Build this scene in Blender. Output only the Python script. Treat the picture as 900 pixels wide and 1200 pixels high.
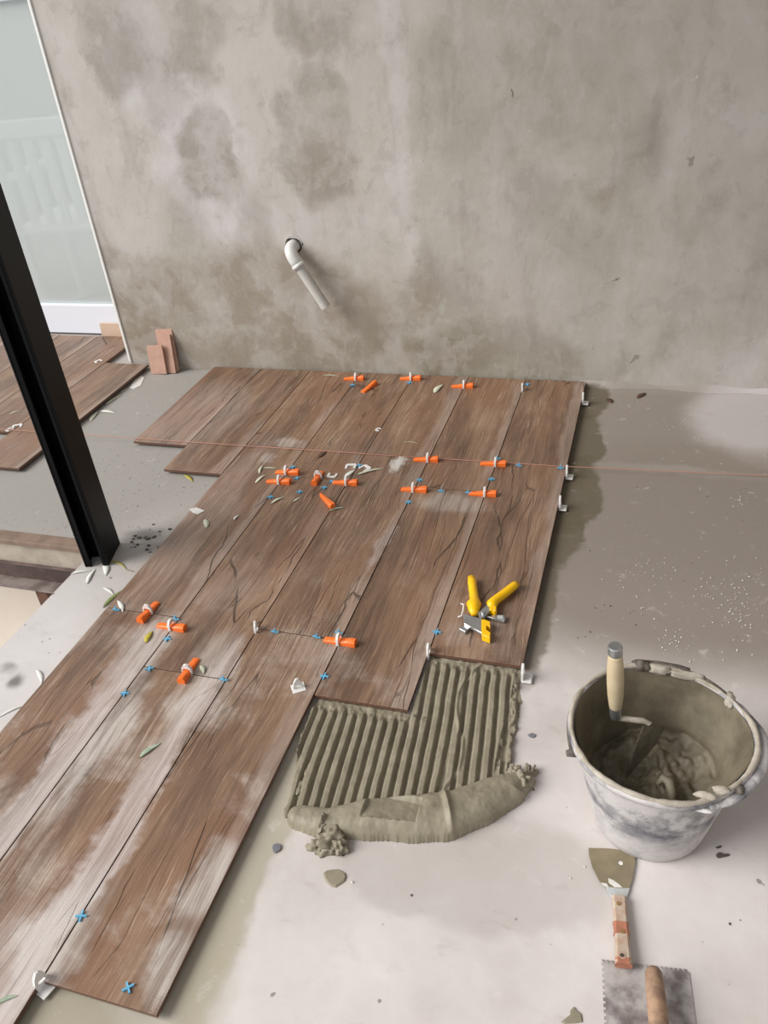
import bpy, bmesh, math, random
from mathutils import Vector, Matrix, Euler, noise as mnoise

# ------------------------------------------------------------------ camera, world, light, exposure
for o in list(bpy.data.objects):
    bpy.data.objects.remove(o, do_unlink=True)
SC = bpy.context.scene
COL = SC.collection
F_PX = 959.06
CAM_LOC = Vector((0.18612, -2.60469, 1.23287))
CAM_ROT = Euler((0.98457, 0.09132, 0.29295), 'XYZ')
cd = bpy.data.cameras.new('camera')
cd.sensor_fit = 'VERTICAL'; cd.sensor_height = 36.0; cd.sensor_width = 27.0
cd.lens = F_PX / 1200 * 36.0
cd.clip_start = 0.02
cam = bpy.data.objects.new('camera', cd); COL.objects.link(cam)
cam.location = CAM_LOC; cam.rotation_euler = CAM_ROT
SC.camera = cam

w = bpy.data.worlds.new('overcast_sky'); SC.world = w; w.use_nodes = True
bg = w.node_tree.nodes['Background']
bg.inputs[0].default_value = (0.93, 0.965, 1.0, 1); bg.inputs[1].default_value = 0.52
SUN_DIR = Vector((0.80, 0.42, -0.66))
sd = bpy.data.lights.new('sun_through_cloud', 'SUN'); sd.energy = 2.9; sd.angle = math.radians(38); sd.color = (1, 0.97, 0.93)
sun = bpy.data.objects.new('sun_through_cloud', sd); COL.objects.link(sun)
sun.rotation_euler = SUN_DIR.to_track_quat('-Z', 'Y').to_euler()
SC.view_settings.view_transform = 'Standard'; SC.view_settings.look = 'None'
SC.view_settings.gamma = 1.0; SC.view_settings.use_curve_mapping = False
SC.view_settings.exposure = 0.40

RM = CAM_ROT.to_matrix()
def ray(u, v):
    return RM @ Vector(((u - 450) / F_PX, -(v - 600) / F_PX, -1.0))
def G(u, v, z=0.0):
    d = ray(u, v); return CAM_LOC + d * ((z - CAM_LOC.z) / d.z)
def WP(u, v, y=0.0):
    d = ray(u, v); return CAM_LOC + d * ((y - CAM_LOC.y) / d.y)
TOP = 0.0175        # plank surface height

# ------------------------------------------------------------------ material helpers
def lin(c):
    c = c / 255.0
    return c / 12.92 if c <= 0.04045 else ((c + 0.055) / 1.055) ** 2.4
def rgb(r, g, b): return (lin(r), lin(g), lin(b), 1.0)

class NT:
    def __init__(s, name):
        s.m = bpy.data.materials.new(name); s.m.use_nodes = True
        s.t = s.m.node_tree; s.b = s.t.nodes['Principled BSDF']
    def n(s, typ, **kw):
        nd = s.t.nodes.new(typ)
        for k, v in kw.items(): setattr(nd, k, v)
        return nd
    def link(s, a, b): s.t.links.new(a, b)
    def put(s, sock, v):
        if v is None: return
        if isinstance(v, bpy.types.NodeSocket): s.link(v, sock)
        else: sock.default_value = v
    def math(s, op, a, b=None, clamp=False):
        nd = s.n('ShaderNodeMath', operation=op, use_clamp=clamp); s.put(nd.inputs[0], a)
        if b is not None: s.put(nd.inputs[1], b)
        return nd.outputs[0]
    def vm(s, op, a, b=None):
        nd = s.n('ShaderNodeVectorMath', operation=op); s.put(nd.inputs[0], a)
        if b is not None: s.put(nd.inputs[1], b)
        return nd.outputs['Value'] if op == 'LENGTH' else nd.outputs[0]
    def noise(s, vec, scale=1.0, detail=4, rough=0.55, dist=0.0, color=False):
        nd = s.n('ShaderNodeTexNoise'); s.put(nd.inputs['Vector'], vec)
        nd.inputs['Scale'].default_value = scale; nd.inputs['Detail'].default_value = detail
        nd.inputs['Roughness'].default_value = rough; nd.inputs['Distortion'].default_value = dist
        return nd.outputs['Color' if color else 'Fac']
    def map(s, v, a, b, c=0.0, d=1.0, smooth=True):
        nd = s.n('ShaderNodeMapRange'); nd.interpolation_type = 'SMOOTHSTEP' if smooth else 'LINEAR'
        s.put(nd.inputs[0], v)
        for i, q in zip((1, 2, 3, 4), (a, b, c, d)): s.put(nd.inputs[i], q)
        return nd.outputs[0]
    def mix(s, f, a, b, typ='MIX'):
        nd = s.n('ShaderNodeMix', data_type='RGBA', blend_type=typ)
        s.put(nd.inputs[0], f); s.put(nd.inputs[6], a); s.put(nd.inputs[7], b)
        return nd.outputs[2]
    def ramp(s, f, stops):
        nd = s.n('ShaderNodeValToRGB'); e = nd.color_ramp.elements
        while len(e) < len(stops): e.new(0.5)
        for q, (p, c) in zip(e, stops): q.position = p; q.color = c
        s.put(nd.inputs[0], f); return nd.outputs[0]
    def bump(s, h, strength=0.3, dist=0.002):
        nd = s.n('ShaderNodeBump'); nd.inputs['Strength'].default_value = strength
        nd.inputs['Distance'].default_value = dist; s.put(nd.inputs['Height'], h)
        s.link(nd.outputs[0], s.b.inputs['Normal'])
    def blob(s, p, c, r, soft=0.3):
        d = s.vm('LENGTH', s.vm('MULTIPLY', s.vm('SUBTRACT', p, tuple(c)), tuple(1 / q for q in r)))
        return s.map(d, 1 + soft, max(0.0, 1 - soft), 0, 1)
    def pos(s): return s.n('ShaderNodeNewGeometry').outputs['Position']
    def oc(s): return s.n('ShaderNodeTexCoord').outputs['Object']
    def warp(s, p, scale, amp, detail=4):
        c = s.noise(p, scale, detail, 0.6, color=True)
        return s.vm('ADD', p, s.vm('MULTIPLY', s.vm('SUBTRACT', c, (0.5, 0.5, 0.5)), (amp, amp, amp)))
    def col(s, v): s.put(s.b.inputs['Base Color'], v)
    def rough(s, v): s.put(s.b.inputs['Roughness'], v)

def simple(name, c, rough=0.5, metal=0.0, var=0.0, vscale=60, c2=None, bump=0.0, spec=0.5):
    k = NT(name)
    if var or c2:
        n = k.map(k.noise(k.oc(), vscale, 5, 0.6), 0.35, 0.65)
        k.col(k.mix(k.math('MULTIPLY', n, var if var else 1.0), c, c2 if c2 else tuple(q * 0.5 for q in c[:3]) + (1,)))
        if bump: k.bump(k.noise(k.oc(), vscale * 2, 4), bump, 0.001)
    else: k.col(c)
    k.rough(rough); k.b.inputs['Metallic'].default_value = metal
    k.b.inputs['Specular IOR Level'].default_value = spec
    return k.m

# ---- plastered wall
def mat_wall():
    k = NT('bare_cement_plaster'); p = k.pos()
    pw = k.warp(k.warp(k.warp(p, 3.4, 0.20, 2), 9, 0.10, 3), 60, 0.025)
    base = k.ramp(k.noise(k.warp(p, 2.0, 0.3), 3.2, 6, 0.62), [(0.30, rgb(172, 166, 155)), (0.5, rgb(188, 183, 173)), (0.70, rgb(202, 198, 192))])
    c = base; fade = k.map(k.noise(k.warp(p, 6, 0.2), 7, 5, 0.6), 0.36, 0.60, 0.40, 1.0)
    def patch(u, v, ru, rv, colr, f=0.6, soft=0.25):
        nonlocal c
        a = WP(u, v); s = 0.0031
        m = k.blob(pw, (a.x, 0, a.z), (ru * s, 9.0, rv * s), soft + 0.06)
        c = k.mix(k.math('MULTIPLY', k.math('MULTIPLY', m, fade), f), c, colr)
    pale = rgb(214, 209, 209); paler = rgb(202, 196, 190); grey = rgb(158, 150, 141); dk = rgb(146, 134, 118); olive = rgb(140, 133, 116)
    # lighter rendered bay, with its vertical day joint
    ax = WP(478, 200).x
    bay = k.map(k.n('ShaderNodeSeparateXYZ').outputs[0], 0, 1)
    sx = k.n('ShaderNodeSeparateXYZ'); k.link(k.warp(p, 9, 0.03), sx.inputs[0])
    bay = k.map(sx.outputs[0], ax - 0.012, ax + 0.012, 1, 0)
    top = k.map(sx.outputs[2], WP(478, 440).z, WP(478, 250).z, 0, 1)
    c = k.mix(k.math('MULTIPLY', k.math('MULTIPLY', bay, top), 0.42), c, paler)
    patch(466, 130, 14, 190, pale, 0.55, 0.3); patch(470, 330, 10, 80, paler, 0.4, 0.4)
    patch(80, 170, 60, 200, paler, 0.6, 0.5)
    patch(165, 70, 45, 55, pale, 0.8, 0.35); patch(215, 175, 42, 75, pale, 0.6, 0.3); patch(268, 255, 55, 28, pale, 0.55, 0.4)
    patch(330, 110, 75, 75, paler, 0.6, 0.5); patch(370, 265, 80, 30, pale, 0.45, 0.5)
    patch(120, 30, 38, 62, grey, 0.75, 0.14); patch(205, 28, 48, 40, grey, 0.65, 0.14); patch(372, 22, 44, 42, grey, 0.65, 0.1)
    patch(185, 105, 24, 50, grey, 0.6, 0.4); patch(245, 188, 58, 72, pale, 0.65, 0.16); patch(245, 190, 40, 54, grey, 0.85, 0.08); patch(374, 170, 42, 58, grey, 0.75, 0.08)
    patch(390, 200, 26, 30, dk, 0.4, 0.3); patch(215, 250, 22, 40, grey, 0.5, 0.5); patch(300, 250, 16, 36, grey, 0.5, 0.5)
    patch(230, 80, 25, 20, grey, 0.4, 0.4)
    # damp foot of the wall
    patch(300, 385, 190, 95, dk, 0.75, 0.12); patch(150, 380, 60, 95, dk, 0.6, 0.3); patch(420, 430, 120, 45, olive, 0.5, 0.3)
    patch(520, 375, 55, 75, olive, 0.55, 0.25); patch(575, 425, 95, 48, olive, 0.9, 0.12); patch(505, 340, 30, 32, dk, 0.5, 0.4)
    # right bay
    patch(575, 300, 60, 90, rgb(186, 180, 176), 0.6, 0.5); patch(650, 380, 60, 50, rgb(190, 184, 180), 0.5, 0.5)
    patch(760, 180, 28, 34, grey, 0.55, 0.4); patch(715, 230, 22, 16, dk, 0.4, 0.4); patch(630, 235, 26, 22, grey, 0.5, 0.5)
    patch(870, 350, 70, 150, rgb(182, 175, 172), 0.4, 0.5); patch(540, 100, 45, 60, grey, 0.35, 0.5); patch(690, 60, 60, 50, grey, 0.3, 0.6)
    patch(815, 192, 3, 4, rgb(84, 66, 58), 0.9, 0.3); patch(604, 106, 1.5, 3, rgb(98, 80, 72), 0.8, 0.4)
    patch(809, 92, 1.3, 1.6, rgb(225, 220, 214), 0.9, 0.3); patch(721, 333, 5, 1.2, rgb(86, 74, 66), 0.8, 0.4); patch(736, 415, 2, 4, rgb(96, 84, 76), 0.7, 0.4)
    patch(516, 360, 4, 5, rgb(186, 188, 182), 0.8, 0.4); patch(493, 428, 9, 10, rgb(176, 176, 170), 0.6, 0.5)
    patch(600, 432, 40, 5, rgb(170, 166, 156), 0.5, 0.6); patch(440, 425, 50, 5, rgb(160, 156, 146), 0.5, 0.6)
    # mottling left by the float
    mt = k.noise(k.warp(k.warp(p, 5, 0.25), 22, 0.04), 5.5, 5, 0.6)
    c = k.mix(k.map(mt, 0.545, 0.60, 0, 0.20), c, rgb(206, 201, 199)); c = k.mix(k.map(mt, 0.44, 0.38, 0, 0.20), c, rgb(148, 141, 132))
    mt2 = k.noise(k.warp(k.warp(p, 9, 0.12), 30, 0.03), 13, 4, 0.6)
    c = k.mix(k.map(mt2, 0.58, 0.64, 0, 0.16), c, rgb(204, 198, 196)); c = k.mix(k.map(mt2, 0.40, 0.34, 0, 0.18), c, rgb(140, 133, 124))
    # trowel streaks
    st = k.noise(k.vm('MULTIPLY', k.warp(p, 4, 0.15), (14, 14, 3.2)), 1, 5, 0.6)
    c = k.mix(k.map(st, 0.52, 0.70, 0, 0.22), c, rgb(140, 130, 122))
    st2 = k.noise(k.vm('MULTIPLY', k.warp(p, 5, 0.2), (26, 26, 7)), 1, 5, 0.6)
    c = k.mix(k.map(st2, 0.56, 0.72, 0, 0.25), c, rgb(200, 194, 190))
    sp = k.noise(p, 95, 2, 0.5)
    c = k.mix(k.map(sp, 0.74, 0.78, 0, 0.6), c, rgb(110, 98, 90))
    k.col(c); k.rough(0.88); k.b.inputs['Specular IOR Level'].default_value = 0.25
    k.bump(k.math('ADD', k.noise(p, 12, 6, 0.6), k.math('MULTIPLY', st, 0.5)), 0.35, 0.006)
    return k.m

# ---- cement floor
def mat_floor():
    k = NT('cement_screed'); p = k.pos()
    pw = k.warp(k.warp(p, 3.5, 0.14), 22, 0.02)
    c = k.ramp(k.noise(k.warp(p, 3, 0.2), 4.0, 6, 0.6), [(0.3, rgb(194, 186, 182)), (0.5, rgb(208, 201, 198)), (0.7, rgb(218, 212, 210))])
    def patch(x, y, rx, ry, colr, f=0.6, soft=0.25):
        nonlocal c
        m = k.blob(pw, (x, y, 0), (rx, ry, 5.0), soft)
        c = k.mix(k.math('MULTIPLY', m, f), c, colr)
    # duller far screed
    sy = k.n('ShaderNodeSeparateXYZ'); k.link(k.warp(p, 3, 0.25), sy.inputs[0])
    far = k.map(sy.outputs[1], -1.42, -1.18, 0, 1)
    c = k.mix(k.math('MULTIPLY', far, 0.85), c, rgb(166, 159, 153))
    # damp area right of the planks and the dry corner by the wall
    patch(0.42, -0.84, 0.80, 0.46, rgb(140, 130, 121), 0.92, 0.22)
    patch(0.22, -0.25, 0.36, 0.26, rgb(142, 132, 122), 0.8, 0.35)
    patch(0.66, -0.19, 0.32, 0.27, rgb(196, 189, 188), 0.95, 0.2)
    patch(0.30, -0.52, 0.20, 0.02, rgb(176, 168, 160), 0.4, 0.8); patch(0.52, -0.44, 0.2, 0.06, rgb(150, 138, 128), 0.5, 0.6)
    patch(-1.5, -0.55, 0.6, 0.62, rgb(152, 148, 143), 0.85, 0.3)
    patch(-1.12, -1.6, 0.10, 0.5, rgb(206, 203, 202), 0.5, 0.5)
    # wet mortar seeping out along the outer plank
    wet = rgb(102, 93, 75)
    patch(0.03, -0.12, 0.07, 0.12, wet, 0.85, 0.12); patch(0.03, -0.42, 0.055, 0.22, wet, 0.85, 0.12)
    patch(0.03, -0.66, 0.075, 0.20, wet, 0.85, 0.12); patch(0.02, -0.88, 0.055, 0.14, wet, 0.85, 0.12); patch(0.005, -1.2, 0.035, 0.22, wet, 0.7, 0.2)
    ol = rgb(170, 162, 142)
    patch(-0.375, -1.85, 0.045, 0.42, ol, 0.8, 0.25); patch(-0.40, -2.15, 0.07, 0.2, ol, 0.6, 0.4); patch(-0.55, -2.25, 0.12, 0.10, rgb(158, 150, 128), 0.85, 0.25)
    q = G(20, 797); patch(q.x, q.y, 0.022, 0.022, rgb(104, 98, 96), 0.85, 0.6); q = G(8, 782); patch(q.x, q.y, 0.025, 0.012, rgb(120, 114, 112), 0.6, 0.7)
    q = G(165, 625); patch(q.x, q.y, 0.05, 0.03, rgb(92, 86, 82), 0.7, 0.7)
    patch(-0.02, -1.84, 0.22, 0.11, rgb(176, 169, 164), 0.5, 0.12)
    # dark drips and scuffs with shapes of their own
    sc = k.noise(k.vm('MULTIPLY', k.warp(p, 8, 0.05), (10, 22, 1)), 1, 5, 0.65)
    c = k.mix(k.map(sc, 0.58, 0.74, 0, 0.28), c, rgb(150, 140, 132))
    sc2 = k.noise(k.warp(p, 6, 0.1), 26, 5, 0.65)
    c = k.mix(k.map(sc2, 0.6, 0.74, 0, 0.30), c, rgb(222, 217, 214))
    sp2 = k.math('MULTIPLY', k.map(k.noise(k.warp(p, 30, 0.02), 75, 3, 0.6), 0.62, 0.70), k.blob(pw, (-1.25, -0.75, 0), (0.35, 0.5, 5), 0.4))
    c = k.mix(k.math('MULTIPLY', sp2, 0.6), c, rgb(104, 98, 92))
    dr = k.noise(p, 34, 2, 0.4)
    c = k.mix(k.map(dr, 0.745, 0.775, 0, 0.7), c, rgb(112, 102, 96))
    # hairline crack
    cr = k.noise(k.warp(p, 5, 0.15), 1.6, 3, 0.5)
    crm = k.math('MULTIPLY', k.map(k.math('ABSOLUTE', k.math('SUBTRACT', cr, 0.5)), 0.0, 0.0016, 1, 0), k.map(k.noise(p, 2.3, 2), 0.48, 0.55))
    c = k.mix(k.math('MULTIPLY', crm, 0.0), c, rgb(120, 112, 106))
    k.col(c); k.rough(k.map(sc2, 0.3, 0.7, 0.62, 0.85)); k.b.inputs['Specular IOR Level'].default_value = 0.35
    k.bump(k.math('ADD', k.noise(p, 30, 5, 0.6), k.math('MULTIPLY', sc, 0.6)), 0.25, 0.002)
    return k.m

# ---- timber-look porcelain
def mat_plank():
    k = NT('timber_look_porcelain'); o = k.oc()
    at = k.n('ShaderNodeAttribute', attribute_type='OBJECT', attribute_name='seed').outputs['Fac']
    off = k.n('ShaderNodeCombineXYZ'); k.put(off.inputs[0], k.math('MULTIPLY', at, 3.17)); k.put(off.inputs[1], k.math('MULTIPLY', at, 7.9)); k.put(off.inputs[2], k.math('MULTIPLY', at, 1.3))
    p = k.vm('ADD', o, off.outputs[0])
    S = lambda x, y: k.vm('MULTIPLY', p, (x, y, 8))
    pw = k.warp(k.warp(p, 3.2, 0.035, 2), 16, 0.006, 2)
    SW = lambda x, y: k.vm('MULTIPLY', pw, (x, y, 8))
    broad = k.noise(SW(10, 2.2), 1, 6, 0.62)
    fine = k.noise(SW(260, 9), 1, 5, 0.65)
    mid = k.noise(SW(70, 3.4), 1, 5, 0.62)
    v = k.math('ADD', k.math('MULTIPLY', broad, 0.46), k.math('ADD', k.math('MULTIPLY', mid, 0.30), k.math('MULTIPLY', fine, 0.24)))
    c = k.ramp(v, [(0.34, rgb(80, 62, 50)), (0.45, rgb(110, 85, 68)), (0.54, rgb(134, 106, 85)), (0.66, rgb(166, 139, 115))])
    c = k.mix(k.map(k.noise(S(6, 2.2), 1, 3), 0.46, 0.70, 0, 0.55), c, rgb(138, 100, 76))
    # pale sapwood along one long edge of a board
    sx = k.n('ShaderNodeSeparateXYZ'); k.link(o, sx.inputs[0])
    en = k.math('ADD', sx.outputs[0], k.math('MULTIPLY', k.math('SUBTRACT', k.noise(SW(5, 2.5), 1, 4, 0.6), 0.5), 0.13))
    sap = k.math('MULTIPLY', k.map(en, 0.062, 0.084), k.map(k.noise(S(1.0, 2.1), 1, 1), 0.40, 0.54))
    sap = k.math('MULTIPLY', sap, k.map(mid, 0.30, 0.60, 0.55, 1.0))
    c = k.mix(k.math('MULTIPLY', sap, 0.34), c, rgb(186, 170, 160))
    # fine saw marks
    saw = k.n('ShaderNodeTexWave', wave_type='BANDS', bands_direction='Y'); k.link(SW(1, 1), saw.inputs[0])
    saw.inputs['Scale'].default_value = 55; saw.inputs['Distortion'].default_value = 14; saw.inputs['Detail'].default_value = 4; saw.inputs['Detail Scale'].default_value = 2.5
    sawm = k.math('MULTIPLY', saw.outputs['Fac'], k.map(k.noise(S(8, 4), 1, 3), 0.58, 0.70))
    c = k.mix(k.math('MULTIPLY', sawm, 0.08), c, rgb(196, 176, 156))
    # knots
    vo = k.n('ShaderNodeTexVoronoi', feature='F1'); k.link(SW(5.5, 2.4), vo.inputs['Vector']); vo.inputs['Scale'].default_value = 1.0
    kd = vo.outputs['Distance']
    kn = k.math('MULTIPLY', k.map(kd, 0.03, 0.17, 1, 0), k.map(k.noise(S(40, 22), 1, 4, 0.7), 0.36, 0.58))
    rings = k.n('ShaderNodeMath', operation='SINE'); k.put(rings.inputs[0], k.math('MULTIPLY', kd, 110.0))
    kn = k.math('ADD', kn, k.math('MULTIPLY', k.map(kd, 0.04, 0.14, 0.30, 0), k.map(rings.outputs[0], -0.2, 0.9)), True)
    c = k.mix(k.math('MULTIPLY', kn, 0.55), c, rgb(80, 62, 50))
    # long splits that follow the grain
    def cracks(x, y, wd, lo, hi):
        ve = k.n('ShaderNodeTexVoronoi', feature='DISTANCE_TO_EDGE'); k.link(SW(x, y), ve.inputs['Vector']); ve.inputs['Scale'].default_value = 1.0
        m = k.map(ve.outputs['Distance'], wd * 0.35, wd, 1, 0)
        return k.math('MULTIPLY', m, k.map(k.noise(S(9, 2.6), 1.3, 3), lo, hi))
    ck = k.math('MAXIMUM', cracks(9, 0.62, 0.0065, 0.46, 0.55), k.math('MULTIPLY', cracks(24, 1.3, 0.014, 0.50, 0.58), 0.75))
    c = k.mix(k.math('MULTIPLY', ck, 0.74), c, rgb(56, 41, 32))
    lf = k.map(fine, 0.57, 0.68, 0, 0.45)
    c = k.mix(k.math('MULTIPLY', lf, k.map(k.noise(S(7, 2.6), 1, 2), 0.42, 0.6)), c, rgb(206, 186, 164))
    # dried cement film on the boards, raised nearer to paint in brighter light
    wp = k.pos(); ww = k.warp(k.warp(wp, 6, 0.14), 45, 0.022)
    brk = k.map(k.math('ADD', k.math('MULTIPLY', mid, 0.6), k.math('MULTIPLY', fine, 0.4)), 0.38, 0.60, 0.35, 1.0)
    dust_light = k.map(k.noise(ww, 4.5, 5, 0.65), 0.47, 0.68, 0, 1)
    sy = k.n('ShaderNodeSeparateXYZ'); k.link(k.warp(wp, 3, 0.2), sy.inputs[0])
    dust_light = k.math('MULTIPLY', k.math('MULTIPLY', dust_light, brk), k.map(sy.outputs[1], -1.0, -1.8, 0.10, 0.68))
    c = k.mix(dust_light, c, rgb(200, 186, 176))
    def patch(u, v, rx, ry, f, soft=0.45):
        nonlocal c
        a = G(u, v, TOP); m = k.math('MULTIPLY', k.blob(ww, (a.x, a.y, 0), (rx, ry, 5), soft), brk)
        c = k.mix(k.math('MULTIPLY', m, f), c, rgb(208, 202, 196))
    patch(466, 544, 0.024, 0.034, 1.0, 0.3); patch(530, 592, 0.085, 0.05, 0.38); patch(342, 520, 0.05, 0.03, 0.45)
    patch(318, 536, 0.02, 0.03, 0.4); patch(243, 1030, 0.04, 0.06, 0.7); patch(205, 1125, 0.05, 0.05, 0.65)
    def strip(x, y, rx, ry, f):
        nonlocal c
        m = k.math('MULTIPLY', k.blob(ww, (x, y, 0), (rx, ry, 5), 0.35), k.map(brk, 0.35, 1.0, 0.6, 1.0))
        c = k.mix(k.math('MULTIPLY', m, f), c, rgb(204, 192, 188))
    strip(-0.630, -1.98, 0.030, 0.42, 0.72); strip(-0.832, -1.95, 0.034, 0.40, 0.72); strip(-0.66, -2.25, 0.08, 0.16, 0.5); strip(-0.86, -2.2, 0.1, 0.2, 0.5); strip(-0.62, -1.55, 0.03, 0.12, 0.5); strip(-0.84, -1.55, 0.045, 0.13, 0.45); strip(-0.412, -1.02, 0.02, 0.10, 0.35); strip(-1.28, -0.40, 0.18, 0.26, 0.22); strip(-0.95, -0.95, 0.08, 0.4, 0.15)
    patch(170, 765, 0.04, 0.12, 0.40); patch(60, 1110, 0.05, 0.12, 0.6); patch(112, 880, 0.035, 0.16, 0.55); patch(230, 800, 0.04, 0.14, 0.4)
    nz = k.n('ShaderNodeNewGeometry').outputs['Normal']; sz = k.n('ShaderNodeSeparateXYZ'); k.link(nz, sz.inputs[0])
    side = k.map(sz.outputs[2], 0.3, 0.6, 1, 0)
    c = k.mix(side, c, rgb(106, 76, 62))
    k.col(c)
    k.rough(k.map(broad, 0.3, 0.7, 0.30, 0.50)); k.b.inputs['Specular IOR Level'].default_value = 0.5
    h = k.math('SUBTRACT', k.math('ADD', k.math('MULTIPLY', fine, 0.7), k.math('ADD', k.math('MULTIPLY', mid, 0.6), k.math('MULTIPLY', sawm, 0.15))), k.math('MULTIPLY', ck, 1.2))
    k.bump(h, 0.65, 0.0018)
    return k.m

def mat_mortar(name, a, b, rough=0.6, sc=30):
    k = NT(name); p = k.pos()
    n = k.noise(k.warp(p, 10, 0.06), sc, 6, 0.62)
    c = k.ramp(n, [(0.32, a), (0.68, b)])
    k.col(c); k.rough(rough); k.b.inputs['Specular IOR Level'].default_value = 0.4
    k.bump(k.noise(p, 120, 5, 0.65), 0.25, 0.0012)
    return k.m

def mat_bucket():
    k = NT('cement_crusted_rubber'); p = k.pos()
    n = k.noise(k.warp(p, 14, 0.06), 15, 6, 0.65)
    c = k.ramp(n, [(0.33, rgb(96, 96, 104)), (0.45, rgb(150, 148, 150)), (0.54, rgb(192, 188, 187)), (0.7, rgb(210, 206, 204))])
    sz = k.n('ShaderNodeSeparateXYZ'); k.link(k.warp(p, 20, 0.03), sz.inputs[0])
    k.col(k.mix(k.map(sz.outputs[2], 0.05, 0.10, 0.55, 0.0), c, rgb(202, 198, 196)))
    k.rough(0.8); k.bump(k.noise(p, 60, 5, 0.6), 0.5, 0.002)
    return k.m

M = {}
M['wall'] = mat_wall(); M['floor'] = mat_floor(); M['plank'] = mat_plank()
M['mortar'] = mat_mortar('wet_tile_adhesive', rgb(132, 124, 106), rgb(152, 144, 125), 0.5)
M['mortar_dk'] = mat_mortar('bucket_adhesive', rgb(94, 86, 71), rgb(126, 117, 98), 0.55, 22)
M['bucket'] = mat_bucket()
M['crust'] = mat_mortar('dry_adhesive_crust', rgb(150, 140, 124), rgb(190, 182, 170), 0.85, 45)
M['dark_crust'] = mat_mortar('dark_crusted_rubber', rgb(70, 62, 56), rgb(120, 112, 104), 0.8, 60)
M['black_steel'] = simple('black_painted_steel', rgb(10, 9, 11), 0.42, 0.0, 0.4, 25, rgb(16, 15, 16), 0.0, 0.15)
M['brown_steel'] = simple('primer_brown_steel', rgb(112, 92, 86), 0.6, 0.0, 0.8, 14, rgb(78, 62, 58))
M['pale_steel'] = simple('paler_beam_steel', rgb(150, 138, 132), 0.7, 0.0, 0.9, 18, rgb(104, 90, 86))  # paler tone for the lower flange of the beam
M['rust'] = simple('rusty_brown_steel', rgb(104, 70, 52), 0.7, 0, 0.8, 30, rgb(70, 46, 36))
M['white_pvc'] = simple('white_pvc', rgb(224, 224, 220), 0.35, 0, 0.35, 20, rgb(200, 198, 192))
M['grey_pvc'] = simple('pale_grey_pvc', rgb(206, 204, 197), 0.4, 0, 0.5, 18, rgb(180, 176, 166))
M['white_trim'] = simple('white_trim', rgb(242, 242, 238), 0.5)
M['door_white'] = simple('white_aluminium', rgb(242, 245, 254), 0.35)
M['orange'] = simple('orange_plastic', rgb(252, 122, 44), 0.38, 0, 0.25, 80, rgb(240, 100, 32))
M['clip'] = simple('white_plastic', rgb(232, 230, 228), 0.4, 0, 0.4, 200, rgb(212, 208, 204))
M['blue'] = simple('sky_blue_plastic', rgb(92, 172, 212), 0.4, 0, 0.5, 200, rgb(140, 196, 222))
M['yellow'] = simple('yellow_plastic', rgb(250, 196, 8), 0.32, 0, 0.25, 60, rgb(240, 172, 6))
M['steel'] = simple('galvanised_steel', rgb(190, 192, 194), 0.35, 0.85, 0.4, 50, rgb(150, 152, 154))
M['string'] = simple('red_mason_line', rgb(190, 138, 120), 0.8)
M['clay'] = simple('pink_tile_body', rgb(196, 158, 140), 0.8, 0, 0.5, 40, rgb(176, 136, 118))
M['tan'] = simple('tan_tile_body', rgb(214, 186, 164), 0.8, 0, 0.5, 30, rgb(200, 172, 150))
M['wood'] = simple('beech_handle', rgb(206, 189, 158), 0.45, 0, 0.6, 35, rgb(192, 172, 138))
M['wood_paint'] = simple('worn_orange_wood', rgb(184, 124, 98), 0.65, 0, 0.9, 40, rgb(160, 104, 82))
M['wood_crust'] = simple('crusted_wood', rgb(186, 172, 156), 0.75, 0, 0.8, 60, rgb(176, 142, 120))
M['wood_dirty'] = simple('dirty_trowel_grip', rgb(170, 138, 112), 0.6, 0, 0.9, 45, rgb(128, 102, 86))
M['brass'] = simple('dull_brass', rgb(176, 140, 96), 0.45, 0.6)
M['blade_dirty'] = simple('cement_filmed_blade', rgb(134, 122, 98), 0.65, 0.0, 0.7, 35, rgb(114, 103, 84), 0.2)
M['dark_steel'] = simple('dark_trowel_steel', rgb(84, 78, 68), 0.5, 0.2, 0.6, 60, rgb(110, 102, 84))
M['blade_pale'] = simple('bright_blade_heel', rgb(196, 202, 202), 0.45, 0.2, 0.5, 60, rgb(170, 170, 164))
M['trowel_plate'] = simple('cement_streaked_plate', rgb(122, 112, 110), 0.55, 0.25, 1.0, 22, rgb(194, 188, 186), 0.2)
M['leaf_pale'] = simple('pale_dry_leaf', rgb(206, 206, 186), 0.6, 0, 0.6, 90, rgb(176, 180, 152))
M['leaf_green'] = simple('grey_green_leaf', rgb(150, 168, 140), 0.6, 0, 0.7, 90, rgb(196, 204, 190))
M['leaf_olive'] = simple('olive_leaf', rgb(110, 122, 70), 0.6, 0, 0.7, 90, rgb(158, 164, 112))
M['leaf_yellow'] = simple('yellow_leaf', rgb(190, 176, 66), 0.6, 0, 0.7, 90, rgb(150, 140, 60))
M['leaf_white'] = simple('bleached_leaf', rgb(226, 226, 220), 0.65, 0, 0.5, 90, rgb(204, 206, 196))
M['stem'] = simple('dry_stem', rgb(128, 100, 72), 0.8)
M['leaf_brown'] = simple('brown_dead_leaf', rgb(86, 62, 48), 0.8)
M['foam'] = simple('white_foam_crumb', rgb(240, 238, 232), 0.8)
M['flake'] = simple('white_plaster_flake', rgb(222, 220, 214), 0.85, 0, 0.5, 80, rgb(200, 196, 190))
M['grey_lump'] = simple('blue_grey_lump', rgb(122, 122, 128), 0.8, 0, 0.6, 90, rgb(96, 96, 102))
M['dark_lump'] = simple('dark_grit', rgb(86, 78, 74), 0.9)
M['beige'] = simple('beige_lower_wall', rgb(238, 226, 212), 0.85, 0, 0.6, 4, rgb(226, 210, 194))
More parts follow.
